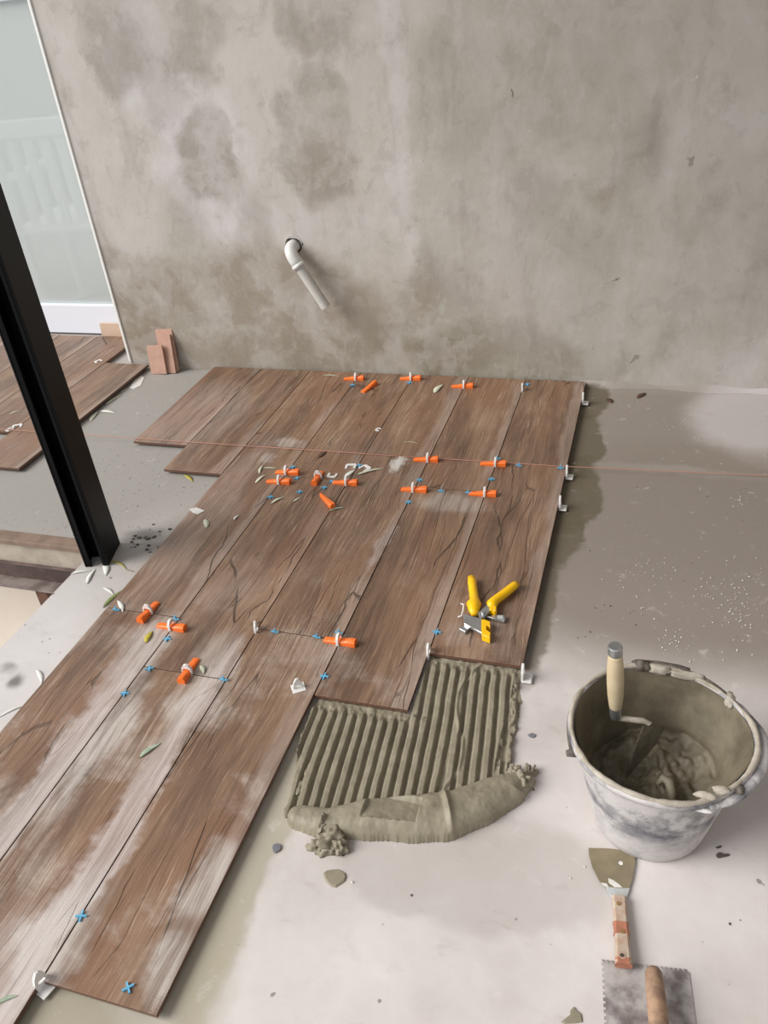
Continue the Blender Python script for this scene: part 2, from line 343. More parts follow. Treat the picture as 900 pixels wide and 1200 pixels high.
M['plaster_plain'] = simple('plain_plaster', rgb(150, 143, 137), 0.9, 0, 0.5, 3, rgb(134, 127, 121))
M['fascia'] = simple('rough_slab_edge', rgb(176, 164, 148), 0.9, 0, 0.9, 12, rgb(146, 134, 122), 0.4)
M['plywood'] = simple('brown_form_board', rgb(122, 102, 88), 0.8, 0, 0.8, 25, rgb(142, 120, 104))
M['interior'] = simple('pale_green_interior', rgb(136, 140, 138), 0.8)
M['chair_white'] = simple('white_chair_plastic', rgb(245, 245, 245), 0.4)
M['hole'] = simple('painted_hole_shade', rgb(92, 84, 78), 0.95, 0, 0.8, 60, rgb(60, 54, 50))  # dark tone painted in for the shaded hole in the knife handle

def mat_glass():
    k = NT('frosted_greenish_glass')
    t = k.t; out = t.nodes['Material Output']
    k.col(rgb(224, 229, 228)); k.rough(0.10); k.b.inputs['Specular IOR Level'].default_value = 0.6
    tr = k.n('ShaderNodeBsdfTransparent'); tr.inputs[0].default_value = (0.975, 0.99, 0.985, 1)
    mx = k.n('ShaderNodeMixShader'); mx.inputs[0].default_value = 0.46
    k.link(tr.outputs[0], mx.inputs[1]); k.link(k.b.outputs[0], mx.inputs[2]); k.link(mx.outputs[0], out.inputs[0])
    return k.m
M['glass'] = mat_glass()

# ------------------------------------------------------------------ mesh helpers
def obj(name, bm, mat, parent=None, smooth=False, mw=None):
    me = bpy.data.meshes.new(name)
    bmesh.ops.recalc_face_normals(bm, faces=bm.faces[:])
    bm.to_mesh(me); bm.free()
    if smooth:
        for f in me.polygons: f.use_smooth = True
    me.materials.append(M[mat] if isinstance(mat, str) else mat)
    o = bpy.data.objects.new(name, me); COL.objects.link(o)
    if mw is not None: o.matrix_world = mw
    if parent: o.parent = parent
    return o
def tag(o, label, cat, group=None):
    o['label'] = label; o['category'] = cat
    if group: o['group'] = group
    return o
def struct(o, label=None, cat=None):
    o['kind'] = 'structure'
    if label: o['label'] = label
    if cat: o['category'] = cat
    return o
def empty(name, loc=(0, 0, 0), rz=0.0):
    o = bpy.data.objects.new(name, None); COL.objects.link(o); o.empty_display_size = 0.05
    o.location = loc; o.rotation_euler = (0, 0, rz); return o
def box(bm, x0, x1, y0, y1, z0, z1, bev=0.0):
    vs = [bm.verts.new((x, y, z)) for z in (z0, z1) for x, y in ((x0, y0), (x1, y0), (x1, y1), (x0, y1))]
    fs = [bm.faces.new([vs[i] for i in q]) for q in ((3, 2, 1, 0), (4, 5, 6, 7), (0, 1, 5, 4), (1, 2, 6, 5), (2, 3, 7, 6), (3, 0, 4, 7))]
    if bev:
        es = list({e for f in fs for e in f.edges})
        bmesh.ops.bevel(bm, geom=es, offset=bev, segments=1, affect='EDGES')
    return bm
def prism(bm, pts, z0, z1, bev=0.0):
    lo = [bm.verts.new((p[0], p[1], z0)) for p in pts]; hi = [bm.verts.new((p[0], p[1], z1)) for p in pts]
    n = len(pts); f1 = bm.faces.new(lo[::-1]); f2 = bm.faces.new(hi)
    for i in range(n): bm.faces.new((lo[i], lo[(i + 1) % n], hi[(i + 1) % n], hi[i]))
    if bev: bmesh.ops.bevel(bm, geom=list(f2.edges), offset=bev, segments=1, affect='EDGES')
    return bm
def ring_prism(bm, outer, inner, t, axis='x'):
    """flat plate with a window; outlines as (a,b) pairs with equal counts, thickness t"""
    n = len(outer); L = []
    for d in (-t / 2, t / 2):
        for poly in (outer, inner):
            L.append([bm.verts.new((d, a, b) if axis == 'x' else (a, d, b)) for a, b in poly])
    for i in range(n):
        j = (i + 1) % n
        bm.faces.new((L[0][i], L[0][j], L[1][j], L[1][i])); bm.faces.new((L[2][i], L[2][j], L[3][j], L[3][i]))
        bm.faces.new((L[0][i], L[0][j], L[2][j], L[2][i])); bm.faces.new((L[1][i], L[1][j], L[3][j], L[3][i]))
    return bm
def tube(bm, path, radii, seg=10, cap=True, flat=1.0, up=Vector((0, 0, 1))):
    path = [Vector(p) for p in path]; rings = []
    if not isinstance(radii, (list, tuple)): radii = [radii] * len(path)
    for i, p in enumerate(path):
        d = (path[min(i + 1, len(path) - 1)] - path[max(i - 1, 0)]).normalized()
        u = up if abs(d.dot(up)) < 0.95 else Vector((1, 0, 0))
        s = d.cross(u).normalized(); t = s.cross(d).normalized()
        rings.append([bm.verts.new(p + radii[i] * (math.cos(a) * s + flat * math.sin(a) * t)) for a in [2 * math.pi * q / seg for q in range(seg)]])
    for a, b in zip(rings, rings[1:]):
        for q in range(seg): bm.faces.new((a[q], a[(q + 1) % seg], b[(q + 1) % seg], b[q]))
    if cap: bm.faces.new(rings[0][::-1]); bm.faces.new(rings[-1])
    return bm
def lathe(bm, prof, seg=48, fn=None):
    rings = []
    for r, z in prof:
        ring = []
        for q in range(seg):
            a = 2 * math.pi * q / seg; rr, zz = (fn(a, r, z) if fn else (r, z))
            ring.append(bm.verts.new((rr * math.cos(a), rr * math.sin(a), zz)))
        rings.append(ring)
    for a, b in zip(rings, rings[1:]):
        for q in range(seg): bm.faces.new((a[q], a[(q + 1) % seg], b[(q + 1) % seg], b[q]))
    return rings
def fbm(x, y, s, seed=0.0, oct=4):
    return mnoise.fractal(Vector((x * s + seed, y * s - seed, seed * 1.7)), 0.9, 2.1, oct)
def sstep(a, b, x):
    t = min(1.0, max(0.0, (x - a) / (b - a))); return t * t * (3 - 2 * t)
def heightfield(x0, x1, y0, y1, st, fn):
    """solid-looking relief: fn(x,y) gives the height or None outside"""
    bm = bmesh.new(); nx = int((x1 - x0) / st) + 1; ny = int((y1 - y0) / st) + 1; g = {}
    for i in range(nx):
        for j in range(ny):
            x = x0 + i * st; y = y0 + j * st; h = fn(x, y)
            if h is not None: g[i, j] = bm.verts.new((x, y, max(h, 0.0003)))
    for i in range(nx - 1):
        for j in range(ny - 1):
            q = [g.get(k) for k in ((i, j), (i + 1, j), (i + 1, j + 1), (i, j + 1))]
            if all(q): bm.faces.new(q)
    bmesh.ops.delete(bm, geom=[v for v in bm.verts if not v.link_faces], context='VERTS')
    for e in [e for e in bm.edges if e.is_boundary]:
        for v in e.verts: v.co.z = 0.0002
    return bm
def blobbed(bm, c, r, seed, amp=0.25, sub=3, flat=1.0):
    bmesh.ops.create_icosphere(bm, subdivisions=sub, radius=1.0)
    for v in bm.verts:
        k = 1 + amp * mnoise.fractal(v.co * 1.6 + Vector((seed, 0, 0)), 0.9, 2, 4)
        v.co = Vector((c[0] + v.co.x * r[0] * k, c[1] + v.co.y * r[1] * k, c[2] + v.co.z * r[2] * k * flat))
    return bm
RND = random.Random(7)

# ------------------------------------------------------------------ the setting
XW = -1.777                     # left end of the back wall
OX, OY = -1.19, -1.15           # corner of the stair opening
bm = bmesh.new()
prism(bm, [(1.7, 0.6), (-4.2, 0.6), (-4.2, OY), (OX, OY), (OX, -4.2), (1.7, -4.2)], -0.075, 0.0)
floor = struct(obj('floor', bm, 'floor'), 'grey cement screed floor partly covered with plank tiles', 'floor')

# back wall with a chipped hole for the pipe
PH = WP(344, 288); hr = 0.030
bm = bmesh.new()
N = 32
out = []
X0, X1, Z0, Z1 = XW, 1.7, 0.0, 2.75
sq = []
for q in range(N):
    a = 2 * math.pi * q / N; sq.append((PH.x + hr * (1 + 0.18 * math.sin(3 * a + 1) + 0.08 * math.sin(7 * a)) * math.cos(a), PH.z + hr * (1 + 0.15 * math.cos(2 * a)) * math.sin(a)))
inner = [bm.verts.new((x, 0, z)) for x, z in sq]; deep = [bm.verts.new((PH.x + (x - PH.x) * 0.8, 0.05, PH.z + (z - PH.z) * 0.8)) for x, z in sq]
def sqpt(a):
    c, s = math.cos(a), math.sin(a); m = max(abs(c), abs(s)); return (PH.x + 0.1 * c / m, PH.z + 0.1 * s / m)
mid = [bm.verts.new((sqpt(2 * math.pi * q / N)[0], 0, sqpt(2 * math.pi * q / N)[1])) for q in range(N)]
for q in range(N):
    r = (q + 1) % N
    bm.faces.new((inner[q], inner[r], mid[r], mid[q])); bm.faces.new((inner[q], deep[q], deep[r], inner[r]))
bm.faces.new(deep)
xs = [X0, PH.x - 0.1, PH.x + 0.1, X1]; zs = [Z0, PH.z - 0.1, PH.z + 0.1, Z1]
for i in range(3):
    for j in range(3):
        if i == 1 and j == 1: continue
        bm.faces.new([bm.verts.new((x, 0, z)) for x, z in ((xs[i], zs[j]), (xs[i + 1], zs[j]), (xs[i + 1], zs[j + 1]), (xs[i], zs[j + 1]))])
for pts in ([(X0, 0, Z0), (X0, 0.16, Z0), (X0, 0.16, Z1), (X0, 0, Z1)], [(X1, 0, Z0), (X1, 0.16, Z0), (X1, 0.16, Z1), (X1, 0, Z1)], [(X0, 0.16, Z0), (X1, 0.16, Z0), (X1, 0.16, Z1), (X0, 0.16, Z1)], [(X0, 0, Z1), (X1, 0, Z1), (X1, 0.16, Z1), (X0, 0.16, Z1)]):
    bm.faces.new([bm.verts.new(p) for p in pts])
bmesh.ops.remove_doubles(bm, verts=bm.verts[:], dist=1e-5)
wall = struct(obj('wall_back', bm, 'wall'), 'patchy grey cement-rendered wall with damp foot', 'wall')
# chipped ring in the plaster round the pipe
bm = bmesh.new()
ring_prism(bm, [(PH.x - 0.005 + 0.036 * math.cos(a) * 1.05, PH.z + 0.004 + 0.036 * math.sin(a)) for a in [2 * math.pi * q / 24 for q in range(24)]], [(PH.x + 0.031 * math.cos(a), PH.z + 0.031 * math.sin(a)) for a in [2 * math.pi * q / 24 for q in range(24)]], 0.003, 'y')
obj('plaster_ring', bm, 'wall', wall)

bm = bmesh.new(); box(bm, 1.7, 1.85, -4.2, 0.16, -0.075, 2.75)
struct(obj('added_wall_right', bm, 'plaster_plain'))  # unseen wall added on this side so light comes from the left
bm = bmesh.new(); box(bm, -1.9, 1.85, -2.3, 0.6, 2.75, 2.9)
struct(obj('added_ceiling', bm, 'plaster_plain'))  # unseen slab added overhead to cut the light from above
# cove of mortar along the wall foot
bm = bmesh.new(); n = 60
prev = None
for i in range(n + 1):
    x = -0.02 + i * (1.7 / n); r = 0.012 + 0.008 * fbm(x, 0, 6, 3.1)
    ring = [bm.verts.new(p) for p in ((x, 0.002, max(.004, r * 1.3)), (x, -r * 0.5, r * 0.5), (x, -max(.004, r * 1.6), 0.0005))]
    if prev:
        for a in range(2): bm.faces.new((prev[a], ring[a], ring[a + 1], prev[a + 1]))
    prev = ring
struct(obj('trim_3', bm, 'floor', smooth=True))

# white corner bead at the wall end
bm = bmesh.new(); box(bm, XW - 0.007, XW + 0.005, -0.005, 0.012, 0.020, 2.75, 0.002)
struct(obj('trim_1', bm, 'white_trim'), 'white corner bead on the wall end', 'trim')

# glass door and its wall
DY = 0.30
bm = bmesh.new(); box(bm, -4.2, -1.60, DY, DY + 0.05, 0.008, 0.139, 0.003)
door = struct(obj('door_1', bm, 'door_white'), 'glazed white door beside the rendered wall', 'door')
bm = bmesh.new(); box(bm, -4.2, -1.60, DY + 0.016, DY + 0.024, 0.139, 1.26); obj('glass_pane', bm, 'glass', door)
bm = bmesh.new(); box(bm, -4.2, -1.60, DY, DY + 0.05, 1.26, 1.33, 0.003); obj('rail', bm, 'door_white', door)
bm = bmesh.new(); box(bm, -4.2, -1.60, DY + 0.016, DY + 0.024, 1.33, 2.2); obj('glass_pane', bm, 'glass', door)
bm = bmesh.new(); box(bm, -4.2, -1.60, DY, DY + 0.05, 2.2, 2.75, 0.003); obj('head_panel', bm, 'door_white', door)
bm = bmesh.new(); box(bm, -4.2, -1.2, 2.3, 2.4, -0.02, 2.75); struct(obj('wall_interior', bm, 'interior'))
bm = bmesh.new(); box(bm, -4.2, -1.2, 0.6, 2.3, -0.075, -0.01); struct(obj('floor_interior', bm, 'interior'))

# slab edge at the stair opening, beam and storey below
bm = bmesh.new(); box(bm, -4.2, OX, OY - 0.006, OY, -0.075, -0.008)
fe = obj('slab_edge', bm, 'fascia', floor)
bm = bmesh.new(); box(bm, -4.2, -1.205, OY - 0.014, OY + 0.03, -0.010, 0.007, 0.002)
eb = obj('edge_board', bm, 'plywood', floor)
be = empty('steel_beam', (-2.7, OY, -0.175))
def beam(z0, z1, y0, y1, nm, mt):
    b = bmesh.new(); box(b, -1.5, 1.47, y0, y1, z0, z1); return obj(nm, b, mt, be)
beam(0.006, 0.10, 0.03, 0.037, 'web', 'brown_steel'); beam(0.093, 0.10, -0.012, 0.03, 'upper_flange', 'brown_steel'); beam(0.0, 0.007, -0.012, 0.03, 'lower_flange', 'pale_steel')
beam(0.007, 0.093, -0.012, -0.008, 'lip', 'brown_steel') if False else None
tag(be, 'brown steel channel beam under the slab edge by the black column', 'beam')
bp = WP(52, 695, OY + 0.015)
bm = bmesh.new(); ring_prism(bm, [(-.019, -.019), (.019, -.019), (.019, .019), (-.019, .019)], [(-.016, -.016), (.016, -.016), (.016, .016), (-.016, .016)], 1.5, 'x')
tag(obj('support_post', bm, 'rust', mw=Matrix.Translation((bp.x, OY + 0.022, -0.925)) @ Matrix.Rotation(math.radians(90), 4, 'Y')), 'rusty square post under the brown steel beam', 'post')
bm = bmesh.new(); box(bm, -4.2, -0.9, -0.75, -0.65, -2.6, -0.075); struct(obj('wall_below', bm, 'beige'))
bm = bmesh.new(); box(bm, -4.2, -0.9, -4.2, -0.65, -2.7, -2.6); struct(obj('floor_below', bm, 'beige'))

# ------------------------------------------------------------------ laid planks (pieces of the floor)
def plank(x0, x1, ya, yb, seed, mt='plank'):
    cx, cy = (x0 + x1) / 2, (ya + yb) / 2; wx, wy = abs(x1 - x0) / 2, abs(ya - yb) / 2
    b = bmesh.new(); box(b, -wx, wx, -wy, wy, -0.0045, 0.0045, 0.0004)
    o = obj('floor_plank', b, mt, floor); o.location = (cx, cy, TOP - 0.0045); o['seed'] = seed
    beds.append((x0, x1, ya, yb)); return o
beds = []
g = 0.0012
def column(x1, cuts, s0):
    for i, (a, b_) in enumerate(zip(cuts, cuts[1:])):
        plank(x1 - 0.2 + g, x1 - g, a - (0 if i == 0 else g), b_ + g, s0 + i * 0.37)
W0 = -0.010
column(0.0, [W0, -0.575, -1.3815], 0.11)
column(-0.2, [W0, -0.738, -1.5455], 1.23)
column(-0.4, [W0, -0.575, -1.380, -2.179], 2.71)
column(-0.6, [W0, -0.738, -1.543, -2.347], 3.37)
column(-0.8, [W0, -0.575, -1.380, -2.185, -2.98], 4.9)
column(-1.0, [W0, -0.757], 5.53)
column(-1.2, [W0, -0.605], 6.6)
LT = -1.690
plank(LT - 0.2, LT, -0.015, -0.82, 7.3)
for i, (a, b_) in enumerate([(0.255, -0.60), (0.25, -0.82), (0.255, -0.60), (0.25, -0.82), (0.255, -0.60)]):
    x = LT - 0.203 * (i + 1); plank(x - 0.2, x, a, b_, 8.1 + i * 0.61)
bm = bmesh.new()
for x0, x1, ya, yb in beds:
    box(bm, min(x0, x1) + 0.014, max(x0, x1) - 0.014, min(ya, yb) + 0.012, max(ya, yb) - 0.008, 0.0, TOP - 0.0095)
o = obj('plank_bedding', bm, 'mortar', floor); o['kind'] = 'stuff'

# ------------------------------------------------------------------ steel column
ca = math.radians(15)
colm = empty('steel_column', (-1.17, -1.228, 0.0), ca)
CW, CD, HT = 0.064, 0.102, 2.75
def cpart(nm, x0, x1, y0, y1):
    b = bmesh.new(); box(b, x0, x1, y0, y1, 0, HT, 0.0015); return obj(nm, b, 'black_steel', colm)
cpart('flange', 0, 0.006, 0, CD); cpart('flange', CW - 0.006, CW, 0, CD); cpart('web', 0.006, CW - 0.006, CD * 0.42, CD * 0.42 + 0.006)
cpart('lip', 0.006, 0.018, 0, 0.006); cpart('lip', CW - 0.016, CW - 0.006, 0, 0.006)
tag(colm, 'black painted steel column standing at the corner of the floor opening', 'column')
# cement spilt round its foot
bm = bmesh.new()
for i in range(26):
    a = RND.uniform(-0.4, 1.7); r = RND.uniform(0.02, 0.16); s = RND.uniform(0.0015, 0.006)
    p = Vector((-1.12 + math.cos(a) * r, -1.12 + math.sin(a) * r * 0.7, 0)); b2 = bmesh.new(); blobbed(b2, (p.x, p.y, s * 0.2), (s * 1.3, s, s * 0.5), i, 0.4, 1)
    me = bpy.data.meshes.new('t'); b2.to_mesh(me); b2.free(); bm.from_mesh(me); bpy.data.meshes.remove(me)
o = tag(obj('grit', bm, 'dark_lump'), 'dark grit scattered at the foot of the black column', 'grit'); o['kind'] = 'stuff'

# ------------------------------------------------------------------ pvc waste pipe
pe = WP(382, 360, -0.055); pa = Vector((PH.x, 0.03, PH.z)); bend = Vector((PH.x, -0.045, PH.z - 0.004))
dirn = (pe - bend).normalized()
pp = empty('waste_pipe', (PH.x, 0, PH.z))
loc = lambda v: Vector(v) - Vector((PH.x, 0, PH.z))
bm = bmesh.new()
path = [loc((PH.x, 0.03, PH.z)), loc((PH.x, -0.012, PH.z))]
c0 = loc((PH.x, -0.014, PH.z)); c1 = loc(bend) ; c2 = loc(bend + dirn * 0.036)
for i in range(9):
    t = i / 8; path.append((1 - t) ** 2 * c0 + 2 * t * (1 - t) * c1 + t * t * c2)
path.append(loc(bend + dirn * 0.062))
tube(bm, path, 0.0215, 20, cap=True); tube(bm, [loc(bend + dirn * 0.050), loc(bend + dirn * 0.064)], 0.0232, 20)
obj('elbow', bm, 'white_pvc', pp, True)
bm = bmesh.new()
a, b_ = loc(bend + dirn * 0.055), loc(pe)
tube(bm, [a, b_], 0.0175, 20, cap=False); tube(bm, [b_, b_ - dirn * 0.03], 0.0150, 20, cap=False)
obj('pipe', bm, 'grey_pvc', pp, True)
tag(pp, 'white plastic waste pipe with elbow sticking out of the rendered wall', 'pipe')

# ------------------------------------------------------------------ mortar bed and rolled pile
def bed_h(x, y):
    e = 0.006 * fbm(x, y, 30, 1.0)
    if x < -0.198:
        if y > -1.538: return None
    elif y > -1.375: return None
    t = (-1.545 - y) / 0.25
    left = -0.397 + (0.02 * max(t, 0) + 0.03 * max(t - 0.4, 0)) + e
    rt = 0.004 + 0.02 * sstep(-1.40, -1.66, y) + 0.010 * fbm(x * 0.2, y, 18, 5.0)
    if x < -0.198: left = max(left, -0.3985)
    if x < left or x > rt: return None
    if y < -1.80 + (x + 0.35) * 0.42 - 0.02: return None
    s = x - 0.10 * (-1.39 - y) - 0.03 * (-1.39 - y) ** 2 * (1 if x > -0.1 else -0.4) + 0.0022 * fbm(x, y, 8, 2.0)
    ph = (s / 0.0212) % 1.0
    rg = sstep(0.02, 0.20, ph) * (1 - sstep(0.66, 0.84, ph))
    h = 0.0014 + 0.0108 * rg * (0.92 + 0.22 * fbm(x, y, 14, 4.0))
    h += 0.0005 * fbm(x, y, 60, 9.0)
    # smeared strip beside the laid ends
    lim = -1.548 if x < -0.198 else -1.383
    k = sstep(lim - 0.030, lim - 0.004, y + 0.008 * fbm(x, y, 40, 3.0)); h = h * (1 - k) + k * min(0.0075, 0.0050 + 0.003 * fbm(x, y, 60, 7.0))
    if -0.190 < x < -0.165 and y > -1.575 and y < -1.55: h += 0.006 * sstep(-1.575, -1.55, y) * (0.5 + fbm(x, y, 60, 8.0))
    # one collapsed ridge
    d = abs(x - (-0.095 + 0.02 * math.sin((y + 1.4) * 20))); 
    if d < 0.006: h += 0.004 * (1 - d / 0.006)
    if x > -0.012: h *= 0.35 + 0.5 * (fbm(x * 3, y, 26, 6.0) > 0)
    return h
bm = heightfield(-0.41, 0.04, -1.84, -1.37, 0.0016, bed_h)
tag(obj('mortar_bed', bm, 'mortar', smooth=True), 'fresh tile adhesive combed into parallel ridges beside the laid plank ends', 'mortar')

SP = [Vector((*G(u, v, 0.012)[:2], r)) for u, v, r in ((350, 955, .023), (385, 962, .030), (430, 958, .038), (480, 958, .043), (520, 955, .045), (560, 942, .041), (595, 924, .033), (612, 912, .022))]
def pile_h(x, y):
    best = None
    for i in range(len(SP) - 1):
        a, b_ = SP[i], SP[i + 1]; d = (b_ - a).xy; t = max(0, min(1, ((x - a.x) * d.x + (y - a.y) * d.y) / d.length_squared))
        q = a.lerp(b_, t); dd = math.hypot(x - q.x, y - q.y)
        if best is None or dd / q.z < best[0]: best = (dd / q.z, q.z, (i + t) / (len(SP) - 1))
    n, r, s = best
    n *= 1 + 0.10 * fbm(x, y, 18, 2.2)
    if n >= 1: return None
    h = r * 0.95 * math.sqrt(max(0, 1 - n ** 2.2))
    # flattened facet left by the trowel, and a fold in the roll
    p = SP[3].lerp(SP[2], 0.45); fx, fy = x - p.x, y - (p.y + 0.004)
    if -0.045 < fx < 0.05 and -0.022 + 0.12 * fx < fy < 0.03: h = min(h, 0.026 - 0.25 * fy)
    f = x - (SP[4].x + 0.008 + 0.45 * (SP[4].y - y)); h += 0.009 * math.exp(-(f / 0.0055) ** 2) * (1 - n * 0.4)
    if f < 0 and f > -0.05: h -= 0.008 * math.exp(f / 0.02) * (1 - n)
    h += 0.0020 * fbm(x, y, 28, 1.2) + 0.0004 * fbm(x, y, 120, 4.4)
    return h
bm = heightfield(SP[0].x - 0.06, SP[-1].x + 0.05, min(p.y for p in SP) - 0.07, max(p.y for p in SP) + 0.06, 0.0018, pile_h)
pile = obj('mortar_pile', bm, 'mortar', smooth=True)
tag(pile, 'thick rolled heap of wet tile adhesive along the edge of the combed bed', 'mortar')
def lump(u, v, rx, ry, rz, sd, nm='lump', amp=0.45, mt='mortar', parent=None):
    b = bmesh.new(); q = G(u, v, rz * 0.5); blobbed(b, (q.x, q.y, rz * 0.45), (rx, ry, rz), sd, amp, 4)
    for vv in b.verts: vv.co.z = max(vv.co.z, 0.0004)
    return obj(nm, b, mt, parent, True)
lump(386, 984, 0.026, 0.024, 0.016, 3.0, parent=pile, amp=0.7); lump(372, 992, 0.014, 0.010, 0.010, 5.0, parent=pile, amp=0.8); lump(398, 992, 0.014, 0.012, 0.012, 8.0, parent=pile, amp=0.8)
lump(380, 968, 0.008, 0.016, 0.022, 8.6, parent=pile, amp=0.6)
lump(612, 915, 0.018, 0.018, 0.018, 6.0, parent=pile, amp=0.8); lump(621, 905, 0.010, 0.013, 0.013, 9.4, parent=pile, amp=0.9); lump(603, 904, 0.012, 0.010, 0.012, 2.4, parent=pile, amp=0.8)
lump(362, 905, 0.007, 0.035, 0.007, 12.4, parent=pile, amp=0.5); lump(352, 925, 0.009, 0.02, 0.006, 13.4, parent=pile, amp=0.6)
def splat(nm, pts, h, mt, label, cat, group=None):
    P = [G(u, v) for u, v in pts]; c = sum(P, Vector()) / len(P); b = bmesh.new()
    for _ in range(1): P = [q for i in range(len(P)) for q in (P[i].lerp(P[(i + 1) % len(P)], .25), P[i].lerp(P[(i + 1) % len(P)], .75))]
    P = [p + (p - c) * 0.18 * mnoise.noise(p * 160) for p in P]
    lo = [b.verts.new((p.x, p.y, 0.0003)) for p in P]; hi = [b.verts.new(((p.x * 0.85 + c.x * 0.15), (p.y * 0.85 + c.y * 0.15), h)) for p in P]; top = b.verts.new((c.x, c.y, h * 1.15)); n = len(P)
    for i in range(n):
        j = (i + 1) % n; b.faces.new((lo[i], lo[j], hi[j], hi[i])); b.faces.new((hi[i], hi[j], top))
    return tag(obj(nm, b, mt), label, cat, group)
splat('mortar_splat', [(379, 1021), (386, 1019), (400, 1018), (407, 1026), (404, 1036), (390, 1041), (382, 1034)], 0.003, 'mortar', 'flat round dab of adhesive on the floor below the rolled heap', 'mortar')
splat('mortar_splat', [(318, 992), (325, 988), (331, 991), (329, 998), (321, 1001)], 0.003, 'grey_lump', 'blue-grey dab on the floor left of the rolled adhesive heap', 'mortar')
splat('mortar_splat', [(655, 1200), (662, 1194), (668, 1190), (668, 1184), (673, 1179), (677, 1185), (684, 1190), (682, 1200)], 0.002, 'mortar', 'cross-shaped olive adhesive smear beside the notched trowel', 'mortar')
splat('mortar_splat', [(838, 1001), (843, 999), (848, 1002), (854, 1001), (855, 1003), (848, 1005), (841, 1006)], 0.003, 'dark_lump', 'small dark crumb with a tail on the floor beside the bucket', 'mortar')
splat('mortar_splat', [(838, 993), (846, 991), (846, 993), (840, 995)], 0.002, 'dark_lump', 'tiny dark sliver on the floor beside the bucket', 'mortar')
splat('mortar_splat', [(617, 862), (624, 859), (629, 862), (625, 866)], 0.002, 'grey_lump', 'small grey dab on bare floor right of the combed bed', 'mortar')

# ------------------------------------------------------------------ levelling clips, wedges, spacers
def clip_bm():
    b = bmesh.new(); o = []; i_ = []
    prof = [(-.0115, 0), (-.0118, .010), (-.0105, .018), (-.006, .0245), (0, .0265), (.006, .0245), (.0105, .018), (.0118, .010), (.0115, 0)]
    hole = [(-.0088, .0015), (-.0090, .009), (-.0085, .0135), (-.005, .0155), (0, .0160), (.005, .0155), (.0085, .0135), (.0090, .009), (.0088, .0015)]
    return ring_prism(b, prof, hole, 0.0056, 'x')
def fin_bm():
    b = bmesh.new()
    prof = [(-.0105, -.012), (-.0110, .006), (-.0075, .018), (-.0015, .027), (.003, .026), (.0085, .016), (.0110, .006), (.0105, -.012)]
    hole = [(-.0065, .001), (-.0065, .004), (-.0045, .0075), (-.001, .0095), (.001, .0095), (.0045, .0075), (.0065, .004), (.0065, .001)]
    return ring_prism(b, prof, hole, 0.0048, 'x')
def wedge_bm():
    b = bmesh.new(); n = 11; L = 0.074; rings = []
    for i in range(n):
        t = i / (n - 1); x = -L * 0.52 + L * t; h = 0.0045 + 0.0105 * min(1, t * 1.12); wd = 0.0078 + 0.0010 * t
        step = 0.0007 if (i % 2 and 0.1 < t < 0.75) else 0
        prof = [(-wd, 0), (-wd, h * 0.72), (-wd * 0.62, h - step), (0, h * 1.06 - step), (wd * 0.62, h - step), (wd, h * 0.72), (wd, 0)]
        rings.append([b.verts.new((x, y, z)) for y, z in prof])
    for a, c in zip(rings, rings[1:]):
        for q in range(7): b.faces.new((a[q], a[(q + 1) % 7], c[(q + 1) % 7], c[q]))
    b.faces.new(rings[0]); b.faces.new(rings[-1]); return b
def cross_bm():
    b = bmesh.new(); s, a = 0.0090, 0.0015
    pts = [(a, a), (a, s), (-a, s), (-a, a), (-s, a), (-s, -a), (-a, -a), (-a, -s), (a, -s), (a, -a), (s, -a), (s, a)]
    return prism(b, pts, 0, 0.0034)
def proto(bm_, nm, mt):
    me = bpy.data.meshes.new(nm); bmesh.ops.recalc_face_normals(bm_, faces=bm_.faces[:]); bm_.to_mesh(me); bm_.free(); me.materials.append(M[mt]); return me
ME_CLIP, ME_FIN, ME_WEDGE, ME_CROSS = proto(clip_bm(), 'levelling_clip', 'clip'), proto(fin_bm(), 'levelling_clip_fin', 'clip'), proto(wedge_bm(), 'levelling_wedge', 'orange'), proto(cross_bm(), 'tile_spacer', 'blue')
def put(me, nm, loc_, rot, label, cat, group=None):
    o = bpy.data.objects.new(nm, me); COL.objects.link(o); o.location = loc_; o.rotation_euler = rot
    return tag(o, label, cat, group)
def R3(rx=0, ry=0, rz=0): return tuple(math.radians(q) for q in (rx, ry, rz))
# (u, v, angle, snap-x, snap-y, wedge words)
SETS = [
 (418, 443, 2, -0.8, None, 'on the wall end of the joint beside the loose wedge'),
 (486, 443, 2, -0.6, None, 'against the wall foot, middle one of three by the wall'),
 (546, 452, 3, -0.4, None, 'near the wall foot, closest to the bare clip'),
 (503, 538, 2, -0.4, None, 'under the red string, beside the white splash'),
 (583, 543, 1, -0.2, None, 'under the red string, nearest the outer plank edge'),
 (487, 573, 1, -0.4, None, 'just below the string by the dusty patch'),
 (569, 578, 2, -0.2, None, 'below the string, right of the dusty patch'),
 (407, 565, 1, -0.6, None, 'beside the broken white clip arches'),
 (331, 564, 1, -0.8, None, 'lower one of a close pair among the leaves'),
 (340, 553, 1, -0.8, None, 'upper one of a close pair among the leaves'),
 (371, 561, 93, None, -0.738, 'lying along the grain between the pair and the broken arches'),
 (173, 717, 88, None, -1.380, 'along the grain on the outermost board near the black column'),
 (203, 734, -2, -0.8, None, 'across the joint beside the yellow-green leaf'),
 (219, 788, 92, None, -1.543, 'along the grain, beside a small pale leaf'),
 (400, 751, -2, -0.4, None, 'across the joint above the combed adhesive'),
]
